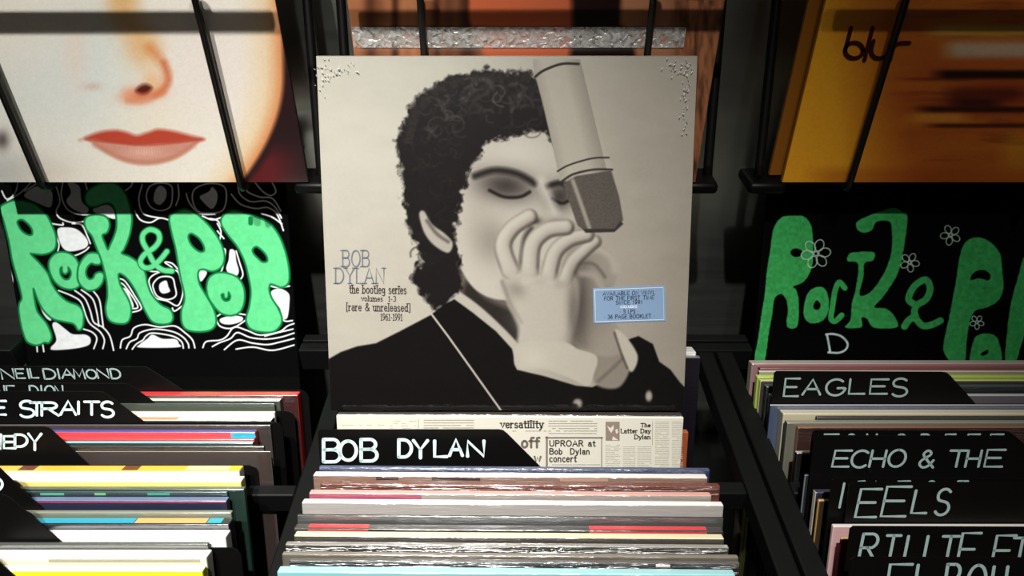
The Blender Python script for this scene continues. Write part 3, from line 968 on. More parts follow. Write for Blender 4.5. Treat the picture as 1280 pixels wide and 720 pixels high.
k.line(q([(415, 620), (440, 618), (472, 626), (494, 646), (499, 664), (488, 682), (462, 692), (424, 690)]), 2.6, (204, 224, 226), 1.0)
k.C *= (1 + (fbm(U / 4, V / 4, 4) - 0.5) * 0.3)[:, None]
k.mix((fbm(U / 1.4 + V / 9, V / 7, 2) > 0.80) * (k.C[:, 1] > 120) * 0.3, (30, 110, 56))
k.build('painted_lettering', PAINT, o)

# ------------------------------------------------------------------ the boxed set, leaning back on top of the records of the middle bin
BL = R(25)
pl = Plane(0.4436, -0.4270, BL)
xl, xr = pl.hit(413, 512)[0], pl.hit(855, 513)[0]
tt = pl.hit(629, 69.5)[1]
BOXB = pl.pt((xl + xr) / 2, 0)
box = slab('boxed_record_set', pl, xl, xr, 0, tt, 0, -0.015, [mat((40, 36, 36), 0.35, 0.3), mat((214, 208, 198), 0.4, 0.3), mat((28, 25, 26), 0.4, 0.3)], base=BOXB, bevel=0.0009, split=True)
tag(box, 'shrink-wrapped boxed record set with a monochrome portrait of a curly-haired singer', 'record')
k = Ink(pl, xl + 0.0006, xr - 0.0006, 0.0006, tt - 0.0006, 640, 620, (214, 208, 194))
U, V = k.U, k.V
k.blob((430, 110), 260, 160, (226, 222, 208), 0.9)
k.mix(np.clip((U - 560) / 330, 0, 1) * 0.55, (182, 172, 158))
k.mix(np.clip((U - 660) / 200, 0, 1) * np.clip((V - 110) / 330, 0, 1) * 0.7, (160, 149, 136))
k.mix(np.clip((V - 250) / 220, 0, 1) * 0.35, (196, 187, 172))
k.C += ((fbm(U / 40, V / 18, 4) - 0.5) * 10)[:, None]
HAIR, SKIN = (28, 23, 23), (216, 209, 196)
# neck and shirt
k.poly([(566, 300), (574, 372), (610, 396), (648, 432), (660, 420), (640, 340)], (112, 102, 94), 5)
k.poly([(585, 350), (606, 372), (640, 388), (668, 400), (652, 440), (612, 402), (580, 380)], (48, 42, 40), 8)
k.poly([(563, 366), (573, 364), (606, 388), (648, 430), (650, 446), (640, 440), (604, 408), (574, 386)], (206, 199, 186), 3)
# head
k.poly([(578, 216), (592, 184), (622, 160), (662, 152), (692, 168), (706, 210), (716, 258), (714, 300), (690, 346), (650, 372), (612, 372), (584, 350), (570, 306)], SKIN, 3)
k.blob((612, 300), 22, 30, (150, 140, 130), 0.75, -20)
k.blob((598, 255), 20, 50, (196, 188, 176), 0.6)
k.blob((650, 190), 34, 18, (228, 222, 210), 0.8)
# shaded eyes, lowered lids
k.blob((632, 232), 36, 19, (58, 50, 48), 0.9, 8)
k.blob((700, 245), 17, 18, (58, 50, 48), 0.9, 8)
k.line([(594, 220), (618, 213), (646, 217), (668, 229)], 8, (32, 27, 27), 6, 0.9)
k.line([(684, 233), (700, 229), (714, 236)], 7, (32, 27, 27), 5, 0.9)
k.line([(612, 238), (630, 246), (650, 246), (662, 240)], 4, (30, 25, 25), 3, 0.95)
k.line([(690, 248), (702, 254), (712, 250)], 3.5, (30, 25, 25), 3, 0.95)
# nose and shadow of the cupped hands
k.line([(676, 226), (686, 250), (694, 268)], 10, (230, 224, 212), 10, 0.8)
k.blob((668, 276), 9, 5, (52, 44, 42), 0.9)
k.blob((694, 278), 12, 7, (150, 140, 130), 0.7)
# hair, sideburn and curls
k.poly([(500, 196), (498, 168), (506, 146), (520, 126), (538, 112), (556, 98), (580, 92), (604, 86), (632, 88), (656, 90), (676, 100), (690, 122), (698, 150), (702, 186), (694, 182), (682, 168), (660, 164), (640, 170), (618, 176), (600, 190), (586, 214), (578, 244), (572, 276), (568, 300), (574, 330), (576, 362), (562, 374), (544, 386), (532, 372), (520, 358), (518, 340), (526, 322), (516, 296), (508, 268), (502, 236)], HAIR, 6, rag=(8.5, 8))
rnd = random.Random(21)
hs = [(510, 180), (520, 140), (545, 115), (580, 100), (620, 94), (660, 98), (686, 124), (696, 160)]
for i in range(260):                       # broad soft locks, lighter on the crown
    cx, cy = rnd.uniform(520, 690), 92 + abs(rnd.gauss(0, 34))
    if cx > 575 and cy > 150:
        continue
    a0 = math.degrees(math.atan2(cy - 230, cx - 610)) + rnd.gauss(0, 35)
    L_, bend = rnd.uniform(8, 26), rnd.uniform(-0.7, 0.7)
    d = np.array([math.cos(R(a0)), math.sin(R(a0))])
    q_ = np.array([-d[1], d[0]])
    g = rnd.choice([18, 30, 60, 95, 130])
    p = np.array([cx, cy])
    e_ = p + d * L_ * 0.7 + q_ * bend * L_ * 1.2
    if math.hypot((e_[0] - 612) / 92, (e_[1] - 190) / 96) > 1.0:
        continue
    k.line([p, p + d * L_ / 2 + q_ * bend * L_ / 2, p + d * L_ * 0.7 + q_ * bend * L_ * 1.2], rnd.uniform(1.5, 4.0), (g, g * 0.95, g * 0.91), 4.5, 0.42)
for i in range(420):                       # curls, lighter where they catch the studio light in the print
    cx, cy = rnd.uniform(512, 692), rnd.uniform(100, 330)
    if math.hypot((cx - 610) / 100, (cy - 190) / 94) > 1.0 and cy < 190:
        continue
    if cy > 230 and (cx < 524 or cx > 562):
        continue
    if cy > 170 + 60 * (cx < 590) * 2 and cx > 585:
        continue
    if cx > 575 and cy > 165:
        continue
    r, a0 = rnd.uniform(4, 13), rnd.uniform(0, 360)
    up = max(0.0, 1 - (cy - 92) / 130)
    g = rnd.uniform(12, 46) + up * rnd.uniform(0, 1) ** 2 * 120
    k.line([(cx + r * math.cos(R(a)), cy + r * 0.8 * math.sin(R(a))) for a in np.linspace(a0, a0 + 150, 5)], rnd.uniform(0.8, 2.4), (g, g * 0.94, g * 0.9), 2.4, 0.55)
for i in range(190):                       # frizz along the outline
    t = rnd.random() * (len(hs) - 1)
    p = np.array(hs[int(t)]) + (t - int(t)) * (np.array(hs[int(t) + 1]) - np.array(hs[int(t)]))
    d = p - np.array([610, 200])
    d = d / np.linalg.norm(d)
    q_ = np.array([-d[1], d[0]]) * rnd.uniform(-9, 9)
    p = p - d * 4
    k.line([p, p + d * rnd.uniform(3, 8) + q_ * 0.4, p + d * rnd.uniform(5, 12) + q_], rnd.uniform(0.8, 2.0), (50, 43, 41), 2.6, 0.6)
# ear
k.poly([(524, 268), (530, 290), (542, 306), (560, 316), (566, 304), (556, 292), (540, 280), (530, 264)], (196, 188, 176), 3)
k.line([(534, 276), (546, 292), (560, 302)], 4, (90, 80, 76), 4, 0.8)
# jacket
k.poly([(405, 452), (426, 440), (446, 433), (470, 429), (500, 414), (538, 394), (556, 380), (568, 374), (590, 390), (620, 414), (640, 436), (646, 462), (680, 470), (720, 482), (740, 484), (762, 474), (778, 452), (786, 424), (798, 420), (816, 430), (824, 452), (838, 462), (850, 478), (862, 490), (862, 530), (405, 530)], (17, 13, 14), 2.2, smooth=False)
k.line([(539, 392), (560, 420), (590, 462), (627, 514)], 2.4, (214, 206, 192), 1.4, smooth=False)
# far hand, its sleeve and cuff
k.poly([(742, 452), (756, 436), (778, 430), (790, 452), (774, 484), (744, 480)], (160, 150, 138), 4)
k.line([(748, 476), (766, 460), (780, 446)], 3, (104, 96, 90), 5, 0.7)
k.poly([(712, 332), (726, 312), (748, 306), (766, 318), (772, 336), (768, 356), (758, 374), (766, 398), (782, 424), (778, 440), (758, 446), (738, 440), (722, 424), (714, 380)], (176, 166, 154), 4)
k.blob((722, 380), 18, 60, (70, 62, 58), 0.8)
k.blob((752, 384), 12, 26, (126, 116, 108), 0.55)
k.line([(726, 318), (746, 311), (764, 322), (769, 338)], 9, (204, 196, 182), 7, 0.85)
k.line([(722, 330), (742, 330), (756, 346)], 3, (92, 83, 78), 5, 0.7)
k.line([(726, 342), (742, 344), (752, 358)], 8, (192, 183, 170), 6, 0.7)
k.poly([(769, 414), (780, 418), (797, 444), (791, 464), (783, 456)], (214, 206, 192), 3)
k.line([(768, 416), (776, 440), (784, 460)], 2.5, (60, 53, 50), 3, 0.7)
# near hand cupped to the mouth
k.poly([(640, 322), (668, 322), (700, 334), (720, 350), (722, 384), (716, 412), (708, 432), (650, 438), (648, 408), (634, 378), (626, 350)], (206, 198, 185), 6)
k.blob((716, 392), 10, 46, (96, 86, 80), 0.6)
k.blob((646, 366), 14, 10, (132, 122, 114), 0.6, 40)
k.blob((672, 352), 16, 8, (160, 150, 140), 0.55)
k.blob((700, 358), 10, 10, (172, 162, 150), 0.5)
k.blob((674, 396), 26, 24, (220, 213, 200), 0.6)
k.line([(628, 352), (640, 382), (652, 402)], 3, (90, 80, 76), 6, 0.7)
k.line([(652, 336), (656, 300), (664, 286)], 6, (40, 34, 33), 7, 0.85)
for F, r in (([(706, 352), (716, 328), (732, 312), (744, 302)], 8.5), ([(686, 344), (694, 316), (712, 300), (734, 294)], 9.5),
             ([(662, 340), (666, 306), (684, 288), (708, 284)], 10.5), ([(638, 338), (629, 308), (640, 286), (662, 271)], 10.5)):
    k.limb(F, r + 0.8, r - 0.8, (150, 140, 131), (70, 62, 58), soft=4)
    k.limb([(x - 0.8, y - 0.8) for x, y in F], r - 0.8, r - 2.6, (222, 215, 202), (168, 158, 147), soft=5)
k.poly([(630, 340), (648, 336), (664, 340), (684, 344), (706, 350), (720, 352), (716, 396), (706, 420), (660, 424), (650, 404), (638, 372)], (209, 201, 188), 16)
k.blob((646, 362), 12, 9, (146, 136, 127), 0.6, 40)
k.blob((676, 350), 10, 5, (184, 174, 162), 0.6)
k.blob((700, 356), 9, 6, (178, 168, 156), 0.5)
k.blob((716, 384), 8, 40, (104, 94, 88), 0.6)
k.line([(655, 352), (672, 348), (690, 352)], 5, (226, 219, 206), 8, 0.5)
# sleeves and cuffs
k.poly([(646, 432), (664, 426), (706, 428), (722, 436), (746, 446), (742, 468), (734, 482), (706, 470), (676, 460), (645, 459)], (212, 204, 190), 2.5)
k.blob((668, 448), 16, 12, (226, 220, 206), 0.6)
# studio microphone hanging in from the corner
k.poly([(668, 91), (678, 84), (700, 77), (722, 76), (735, 118), (752, 172), (762, 197), (766, 211), (730, 214), (700, 226), (690, 180), (678, 128)], (206, 199, 184), 1.8, smooth=False)
ax = (U - 668 - (V - 90) * 0.24) / 58
inm = (ax > 0) & (ax < 1.05) & (V > 74) & (V < 228) & (U > 666)
k.mix(inm * np.clip(np.abs(ax - 0.45) * 1.7 - 0.35, 0, 1) * 0.55, (112, 104, 96))
k.line([(669, 96), (680, 88), (702, 80), (723, 80)], 3.2, (54, 48, 46), 1.4)
k.line([(697, 214), (712, 206), (740, 198), (761, 197)], 2.0, (50, 44, 42), 1.4)
k.line([(701, 228), (716, 218), (742, 212), (765, 212)], 2.6, (60, 54, 50), 1.6)
k.poly([(704, 230), (720, 220), (764, 213), (774, 246), (779, 275), (768, 287), (732, 289), (722, 282), (712, 254)], (112, 104, 97), 2, smooth=False)
k.mix(((U > 704) & (V > 214) & (V < 289) & (k.C.mean(1) < 125) & (k.C.mean(1) > 80)) * (vnoise(U * 0.9, V * 0.9) * 0.35), (60, 54, 50))
k.line([(716, 226), (726, 254), (737, 286)], 5, (176, 168, 156), 3)
k.poly([(728, 286), (768, 286), (776, 276), (779, 280), (768, 290), (732, 291)], (62, 55, 52), 2, smooth=False)
# jacket buttons
k.blob((722, 504), 6, 6, (190, 180, 168), 1.0, 0, 4)
k.blob((811, 495), 4.5, 7, (200, 190, 178), 1.0, 0, 4)
k.blob((718, 508), 5, 4, (30, 24, 24), 0.9, 0, 4)
k.C += ((fbm(U / 1.5, V / 1.5, 2) - 0.5) * 9)[:, None]
k.C *= 0.80
k.build('cover_picture', BOXP, box)
INK = mat((58, 50, 48), 0.6)
S = text_strokes(pl, 'BOB', 428, 462, 313, 333, 1.6, True)
S += text_strokes(pl, 'DYLAN', 419, 481, 335, 354, 1.7, True)
tl = ribbons('title_lettering', pl, S, mat((104, 111, 122), 0.6), box, 0.0008)
tl['label'] = 'grey slab-serif title'
S = text_strokes(pl, 'the bootleg series', 437, 508, 356, 366, 1.15, True, 1.0)
S += text_strokes(pl, 'volumes  1-3', 452, 495, 369.5, 376, 0.85, True, 0.5)
S += text_strokes(pl, '[rare & unreleased]', 433, 513, 378.5, 388, 1.1, True, 1.0)
S += text_strokes(pl, '1961-1991', 476, 503, 391.5, 400, 0.85, True, 0.5)
tl = ribbons('title_lettering', pl, S, INK, box, 0.0008)
tl['label'] = 'small dark subtitle lines'
c = [pl.hit(741, 360), pl.hit(831, 356.5), pl.hit(832, 401), pl.hit(742, 404)]


def quad_slab(name, pl, pts, n0, n1, m, parent):
    V = [pl.pt(x, t, n1) for x, t in pts] + [pl.pt(x, t, n0) for x, t in pts]
    n = len(pts)
    F = [list(range(n, 2 * n)), list(range(n))[::-1]]
    for i in range(n):
        j = (i + 1) % n
        F.append([i, j, n + j, n + i])
    me = mesh_obj(name, V, F, m, parent)
    bm = bmesh.new()
    bm.from_mesh(me.data)
    bmesh.ops.recalc_face_normals(bm, faces=bm.faces)
    bm.to_mesh(me.data)
    bm.free()
    return me


st = quad_slab('sticker', pl, c, 0.0008, 0.0002, mat((128, 154, 186), 0.45), box)
st['label'] = 'pale blue paper sticker with small dark capitals'
fr = [pl.hit(743.2, 362.3), pl.hit(828.6, 359), pl.hit(829.6, 399.2), pl.hit(744.4, 401.8)]
ribbons('sticker_border', pl, [(np.array(fr + fr[:1]), 0.0006)], mat((206, 222, 236), 0.5), st, 0.0010)
NV = mat((28, 34, 58), 0.6)
S = text_strokes(pl, 'AVAILABLE ON VINYL', 753.5, 818.5, 364.5, 369.2, 0.72, False, -1.6, 0.2)
S += text_strokes(pl, 'FOR THE FIRST TIME', 755, 817, 370.6, 375.2, 0.72, False, -1.5, 0.2)
S += text_strokes(pl, 'SINCE 1991', 769.5, 802.5, 375.8, 380.3, 0.72, False, -0.8, 0.2)
S += text_strokes(pl, '. 5 LPS .', 775, 798, 387, 391.4, 0.72, False, -0.5, 0.2)
S += text_strokes(pl, '. 36 PAGE BOOKLET .', 755, 818, 393.6, 398.2, 0.72, False, -1.4, 0.2)
ribbons('sticker_lettering', pl, S, NV, st, 0.0011)
S = text_strokes(pl, 'INCLUDES', 775.5, 796, 382, 384.8, 0.6, False, -0.4, 0.2)
wl = ribbons('sticker_lettering', pl, S, mat((236, 242, 248), 0.6), st, 0.0011)
wl['label'] = 'tiny white word'
FILM = film_mat('shrink_film', 0.12, 90, 0.035, 0.10)
slab('shrink_wrap', pl, xl + 0.0004, xr - 0.0004, 0.0004, tt - 0.0004, 0.0016, 0.0013, FILM, box, bevel=0)
# crumpled gathers of film at the two top corners, as small raised folds
rnd = random.Random(4)
V_, F_ = [], []
for cx, cy, su, sv, n in ((420, 86, 26, 14, 34), (402, 96, 8, 28, 16), (846, 84, 18, 12, 26), (856, 118, 6, 40, 44)):
    for i in range(n):
        u0, v0 = cx + rnd.gauss(0, 0.5) * su, cy + rnd.gauss(0, 0.5) * sv
        u0 = min(max(u0, 394), 864)
        v0 = min(max(v0, 74), 190)
        a, L, wd = rnd.uniform(0.2, 1.5), rnd.uniform(1.5, 5.5), rnd.uniform(0.35, 0.8)
        if cx > 700:
            a = rnd.uniform(0.9, 2.6)
        d = np.array([math.cos(a), math.sin(a)]) * L / 2
        q_ = np.array([-d[1], d[0]]) / (L / 2) * wd
        b0 = len(V_)
        for e in ((u0 - d[0], v0 - d[1]), (u0 + q_[0], v0 + q_[1]), (u0 + d[0], v0 + d[1]), (u0 - q_[0], v0 - q_[1])):
            V_.append(pl.pt(*pl.hit(*e), 0.0018))
        V_.append(pl.pt(*pl.hit(u0, v0), 0.0018 + 0.0012))
        F_ += [[b0, b0 + 1, b0 + 4], [b0 + 1, b0 + 2, b0 + 4], [b0 + 2, b0 + 3, b0 + 4], [b0 + 3, b0, b0 + 4]]
wf = mesh_obj('film_fold', V_, F_, mat((240, 240, 236), 0.25, 0.6), box)
wf['kind'] = 'stuff'

# ------------------------------------------------------------------ records standing in the bins
LEAN = R(20)
TANL, COSL, SINL = math.tan(LEAN), math.cos(LEAN), math.sin(LEAN)
ZT = -0.42


QUEUE = []


def y_ref(um, vf, z, yaw):
    d = ray(um, vf)
    return d[1] * z / d[2] - math.tan(yaw) * d[0] * z / d[2] + (ZT - z) * TANL


def record(bin_, vb, vf, *a, **kw):
    if kw.pop('now', False):
        return build_record(bin_, vb, vf, *a, th_max=0.0030, **kw)
    um = kw.get('um') or {'center': 640, 'left': 200, 'right': 1120}[bin_]
    QUEUE.append((bin_, y_ref(um, vf, ZT + kw.get('dz', 0.0), kw.get('yaw', 0.0)), 'record', (vb, vf) + a, kw))


def card(vend, tab, label, group, **kw):
    b = kw.pop('bin_', 'left')
    y = kw.pop('yc', None) or y_at(vend) - 0.0008
    QUEUE.append((b, y, 'card', (tab, label, group), kw))


def fill_bins():
    for b in ('center', 'left', 'right'):
        L = sorted([q for q in QUEUE if q[0] == b], key=lambda q: q[1])       # nearest first
        for i, (bn, y, kind, a, kw) in enumerate(L):
            room = (L[i + 1][1] - y) * COSL - 0.0005 if i + 1 < len(L) else 0.02
            if room < 0.0011:
                print('TIGHT', b, round(room * 1000, 2), a[6] if kind == 'record' else a[1])
            if kind == 'record':
                build_record(b, *a, th_max=max(room, 0.0009), **kw)
            else:
                build_card(y, *a, bin_=b, **kw)


def build_record(bin_, vb, vf, ul, ur, top, front, label, th_max=0.02, dz=0.0, side=None, yaw=0.0, wide=0.3125, coat=0.5, crinkle=0.5, bands=(), fbands=(), um=None, cat='record'):
    """one sleeve: vf = where its front top edge shows, vb = where its back top edge shows, ul / ur = its ends there"""
    z = ZT + dz
    um = um if um is not None else (640 if bin_ == 'center' else (200 if bin_ == 'left' else 1120))
    d = ray(um, vf)
    y = d[1] * z / d[2]
    xm = d[0] * z / d[2]
    pl = Plane(y, z, LEAN, yaw, xm)
    # thickness from the visible top edge
    lo = 0.0010
    best = lo
    for i in range(160):
        th = lo + i * 0.0001
        P = pl.pt(0, 0, -th)
        if proj(P)[1] <= vb:
            best = th
            break
        best = th
    th = min(best, th_max)
    xl = pl.hit(ul, vf)[0] if ul is not None else None
    xr = pl.hit(ur, vf)[0] if ur is not None else None
    if xl is None:
        xl = xr - wide
    if xr is None:
        xr = xl + wide
    H = (z - ZB - th * SINL) / COSL
    coat = min(1.0, coat * 2.0)
    crinkle *= 0.9 if bin_ == 'center' else 0.3
    fm = mat(front, 0.38, coat, crinkle)
    tm = mat(top, 0.42, coat * 0.7, crinkle)
    sm = mat(side if side is not None else [c * 0.6 for c in front], 0.45, 0.3)
    o = slab('record_sleeve', pl, xl, xr, -H, 0, 0, -th, [fm, tm, sm], base=pl.pt((xl + xr) / 2, -H), bevel=min(0.0011, th * (0.16 if bands else 0.36)), split=True, segs=4)
    tag(o, label, cat, 'records filed in the %s bin' % bin_)
    for u0, u1, c in bands:                    # printed patches along the top edge
        x0, x1 = max(pl.hit(u0, vf)[0], xl + 0.0004), min(pl.hit(u1, vf)[0], xr - 0.0004)
        b = mesh_obj('spine_band', [pl.pt(x0, 0.00025, -th * 0.14), pl.pt(x1, 0.00025, -th * 0.14), pl.pt(x1, 0.00025, -th * 0.86), pl.pt(x0, 0.00025, -th * 0.86)], [[0, 1, 2, 3]], mat(c, 0.42, coat * 0.7, crinkle), o)
    for u0, u1, v0, v1, c in fbands:           # printed patches on the face
        x0, x1 = max(pl.hit(u0, vf)[0], xl + 0.0004), min(pl.hit(u1, vf)[0], xr - 0.0004)
        t0, t1 = pl.hit(um, v1)[1], min(pl.hit(um, v0)[1], -0.0007)
        mesh_obj('face_print', [pl.pt(x0, t0, 0.0002), pl.pt(x1, t0, 0.0002), pl.pt(x1, t1, 0.0002), pl.pt(x0, t1, 0.0002)], [[0, 1, 2, 3]], mat(c, 0.38, coat, crinkle), o)
    return o, pl, xl, xr, H, th


def build_card(y, tab, label, group, letters=None, ink=None, bin_='left', xr=None, xl=None, yaw=0.0):
    """a divider: a raised writing tab (photo points along its top) over a full-width black card"""
    pl = Plane(y, ZT, LEAN, yaw)
    T = [pl.hit(*p) for p in tab]                       # left top, right top, slope end
    tb = (ZB - ZT) / COSL + 0.001
    ts = T[-1][1]
    x0 = T[0][0] if xl is None else xl
    x1 = xr if xr is not None else x0 + 0.335
    pts = [(x0, tb), (x1, tb), (x1, ts - 0.006), (x1 - 0.002, ts - 0.002), (x1 - 0.006, ts), T[-1]]
    a, b = np.array(T[-2]), np.array(T[-1])
    e = (b - a) / np.linalg.norm(b - a)
    pts += [tuple(a + e * 0.005), tuple(a + e * 0.0015 + np.array([-0.0012, 0.0004])), (a[0] - 0.004, a[1])]
    pts += [(x0 + 0.002, T[0][1]), (x0, T[0][1] - 0.002)]
    V = [pl.pt(x, t, 0) for x, t in pts] + [pl.pt(x, t, -0.0009) for x, t in pts]
    n = len(pts)
    F = [list(range(n)), list(range(n, 2 * n))[::-1]] + [[i, (i + 1) % n, n + (i + 1) % n, n + i] for i in range(n)]
    o = mesh_obj('divider_card', V, F, BLACK, base=pl.pt((x0 + x1) / 2, tb))
    bm = bmesh.new()
    bm.from_mesh(o.data)
    bmesh.ops.recalc_face_normals(bm, faces=bm.faces)
    bm.to_mesh(o.data)
    bm.free()
    tag(o, label, 'divider', group)
    if letters:
        L = letters(pl)
        ribbons('hand_lettering', pl, L, ink or CHALK, o, 0.0004)
    return o


GC, GL, GR = 'divider cards in the center bin', 'divider cards in the left bin', 'divider cards in the right bin'
YW = -0.0085
rec = lambda *a, **kw: record('center', *a, yaw=YW, **kw)
# behind and under the boxed set
rec(423, 440, None, 870.5, (240, 238, 232), (222, 218, 208), 'thick white sleeve whose end shows right of the boxed set', side=(232, 230, 224), um=860)
rec(443.5, 447, None, 876, (120, 118, 130), (14, 11, 22), 'dark purple sleeve edge below the thick white one', side=(14, 11, 22), um=860, crinkle=0.08)
rec(535, 539, None, 861, (170, 96, 60), (150, 78, 44), 'rust orange sleeve whose end shows right of the newsprint sleeve', dz=-0.044, side=(158, 84, 46), crinkle=0.0)
rec(513.8, 518.6, 421, 854, (72, 66, 64), (34, 30, 30), 'black sleeve with scuffed top carrying the boxed set', dz=-0.0085, crinkle=0.6)
o, pl, xl, xr, H, th = rec(517.5, 520.6, 420, 855, (224, 220, 208), (214, 210, 197), 'cream sleeve printed all over with newspaper columns', coat=0.15, crinkle=0.0, now=True)
DK, MD = mat((62, 54, 50), 0.6), mat((128, 118, 110), 0.6)


def rect_strokes(pl, u0, u1, v0, v1, w):
    p = [pl.hit(u0, v0), pl.hit(u1, v0), pl.hit(u1, v1), pl.hit(u0, v1)]
    return [(np.array([p[i], p[(i + 1) % 4]]), w) for i in range(4)]


ribbons('headline_lettering', pl, text_strokes(pl, 'versatility', 626, 679, 525.5, 534.5, 1.7, True), DK, o, 0.0003)
S = text_strokes(pl, 'UPROAR at', 687, 744, 550.5, 557.5, 1.5, False, 0, 0.22) + text_strokes(pl, 'Bob  Dylan', 687, 737, 560.5, 567.5, 1.5, False, 0, 0.22)
S += text_strokes(pl, 'concert', 687, 720.5, 569, 577, 1.5, False, 0, 0.22)
ribbons('headline_lettering', pl, S, DK, o, 0.0003)
S = text_strokes(pl, 'The', 801, 813, 529, 533.5, 1.2, True) + text_strokes(pl, 'Latter Day', 776, 813, 536, 541, 1.2, True) + text_strokes(pl, 'Dylan', 793, 813, 543.5, 548.5, 1.2, True)
ribbons('headline_lettering', pl, S, DK, o, 0.0003)
S = text_strokes(pl, 'off', 652, 674, 546.5, 559, 3.0, False) + text_strokes(pl, 'w', 668, 676, 567, 577, 2.6, False)
ribbons('headline_lettering', pl, S, mat((112, 98, 92), 0.6), o, 0.0003)
px = abs(pl.hit(641, 550)[0] - pl.hit(640, 550)[0])
ribbons('ruled_frame', pl, [(np.array([pl.hit(683.5, 546.2), pl.hit(683.5, 600)]), 2.6 * px), (np.array([pl.hit(682.4, 547), pl.hit(752.6, 547)]), 2.2 * px), (np.array([pl.hit(752, 546.4), pl.hit(752, 600)]), 1.2 * px)], MD, o, 0.0003)
ribbons('ruled_line', pl, [(np.array([pl.hit(815.5, 527), pl.hit(815.5, 556)]), 0.5 * px)], MD, o, 0.0003)
ribbons('ruled_line', pl, [(np.array([pl.hit(523, 524), pl.hit(523, 536)]), 0.5 * px)], MD, o, 0.0003)
p = [pl.hit(757, 527), pl.hit(774.5, 527), pl.hit(774.5, 550.5), pl.hit(757, 550.5)]
quad_slab('printed_photo', pl, p, 0.0003, 0.0001, mat((140, 124, 114), 0.6), o)
q2 = [[(759, 532), (763, 535), (767, 531), (767, 536), (764, 541), (761, 537)], [(769, 537), (772, 536), (772.5, 541), (770, 542)], [(765, 550), (766, 545), (770, 548), (773, 550)]]
for P in q2:
    quad_slab('printed_photo', pl, [pl.hit(*a) for a in P][::-1], 0.0005, 0.0003, mat((214, 206, 192), 0.6), o)
# columns of fine print, as grey word-length dashes too small to read
rnd = random.Random(11)


def column(u0, u1, v0, v1, step, w, dens=0.75):
    out = []
    v = v0
    while v < v1:
        u = u0
        while u < u1 - 1:
            L = rnd.uniform(2.0, 6.0)
            e = min(u + L, u1)
            if rnd.random() < dens + 0.2:
                out.append((np.array([pl.hit(u, v), pl.hit(e, v)]), w * px))
            u = e + rnd.uniform(0.8, 1.4)
        v += step
    return out


DIM, PALE = mat((168, 160, 148), 0.6), mat((190, 183, 170), 0.6)
for col_, m_ in (((686, 746, 526, 544, 3.1, 1.1), DIM), ((634, 683, 538.5, 540, 3, 1.0, 0.5), DIM), ((530, 592, 525, 536, 3.2, 1.1), DIM), ((690, 750, 580.6, 582, 3, 1.0), DIM),
                 ((757, 775, 556, 600, 2.3, 0.9), PALE), ((779, 794, 558, 600, 2.3, 0.9), PALE), ((797, 814, 558, 600, 2.3, 0.9), PALE), ((819, 836, 527, 600, 2.3, 0.9), PALE),
                 ((840, 853, 527, 600, 2.3, 0.9), PALE), ((427, 480, 531, 533, 3, 0.7, 0.4), PALE), ((488, 520, 526, 536, 3, 0.7, 0.4), PALE)):
    ribbons('small_lettering', pl, column(*col_), m_, o, 0.0003)

BOBD = [('B', 403, 426, 549, 577), ('O', 424.5, 446, 551, 575), ('B', 450, 472, 549, 576), ('D', 497.5, 515, 549.5, 571), ('Y', 517, 534.5, 550.5, 572),
        ('L', 542, 558.5, 551, 570.5), ('A', 562, 578, 549, 569), ('N', 583, 607, 551, 570)]
card(583, [(397, 537), (629, 537), (676, 584)], 'black divider card with two chalky words in front of the newsprint sleeve', GC, letters=lambda pl: letter_strokes(pl, BOBD, 4.4), bin_='center', yc=0.402, xr=0.158, yaw=YW)

# front compartment of the middle bin
rec(582.6, 586, 398, 888, (74, 86, 116), (40, 50, 86), 'thin slate-blue sleeve directly below the two-word divider card', crinkle=0.5)
rec(588, 596, 391, 885, (244, 240, 232), (136, 106, 92), 'thick white-topped sleeve second in the front row of the center bin', fbands=[(470, 498, 596.5, 601, (70, 48, 40)), (540, 600, 597, 601, (60, 42, 36)), (700, 760, 597, 601, (176, 140, 118))])
rec(601.5, 606.5, 400, 901, (112, 62, 50), (94, 48, 38), 'reddish brown sleeve reaching farthest right below the white-topped one', crinkle=0.6)
rec(613, 618, 386, 890, (224, 168, 158), (150, 140, 134), 'dusty pink sleeve with a deep rose strip at its left', fbands=[(386, 527, 618.6, 626, (166, 70, 98))])
rec(624.5, 630, 377, 905, (250, 248, 242), (172, 166, 162), 'thick grey-faced sleeve with bright white top edge and crinkled film', crinkle=0.5, side=(220, 220, 214))
rec(643.5, 646, 371, 905, (56, 54, 54), (74, 75, 75), 'charcoal sleeve with a glossy blank face', crinkle=0.3)
rec(656, 662.5, 367, 905, (66, 62, 60), (52, 48, 46), 'dark sleeve with red patches at both ends of its spine', dz=-0.002, bands=[(385, 460, (228, 62, 66)), (737, 884, (226, 64, 70))], fbands=[(385, 460, 663, 667, (228, 62, 66)), (737, 884, 663, 667, (226, 64, 70))], crinkle=0.3)
rec(665, 672, 367, 906, (234, 226, 186), (70, 64, 58), 'cream-spined sleeve below the red-patched one', crinkle=0.3)
rec(678, 683, 356, 912, (150, 146, 140), (58, 54, 50), 'black sleeve with silvery scuffed film, below the cream spine', crinkle=0.8)
rec(690.5, 695, 352, 924, (132, 124, 112), (98, 90, 80), 'taupe sleeve wider than its neighbors near the front of the center bin', crinkle=0.4)
rec(697, 703, 361, 926, (92, 88, 84), (40, 34, 36), 'blackish sleeve directly behind the pale turquoise one', crinkle=0.7, fbands=[(820, 838, 703.5, 707.5, (220, 210, 206))])
rec(709, 717, 346, 920, (166, 218, 222), (140, 196, 204), 'pale turquoise sleeve at the very front of the center bin', crinkle=0.4)

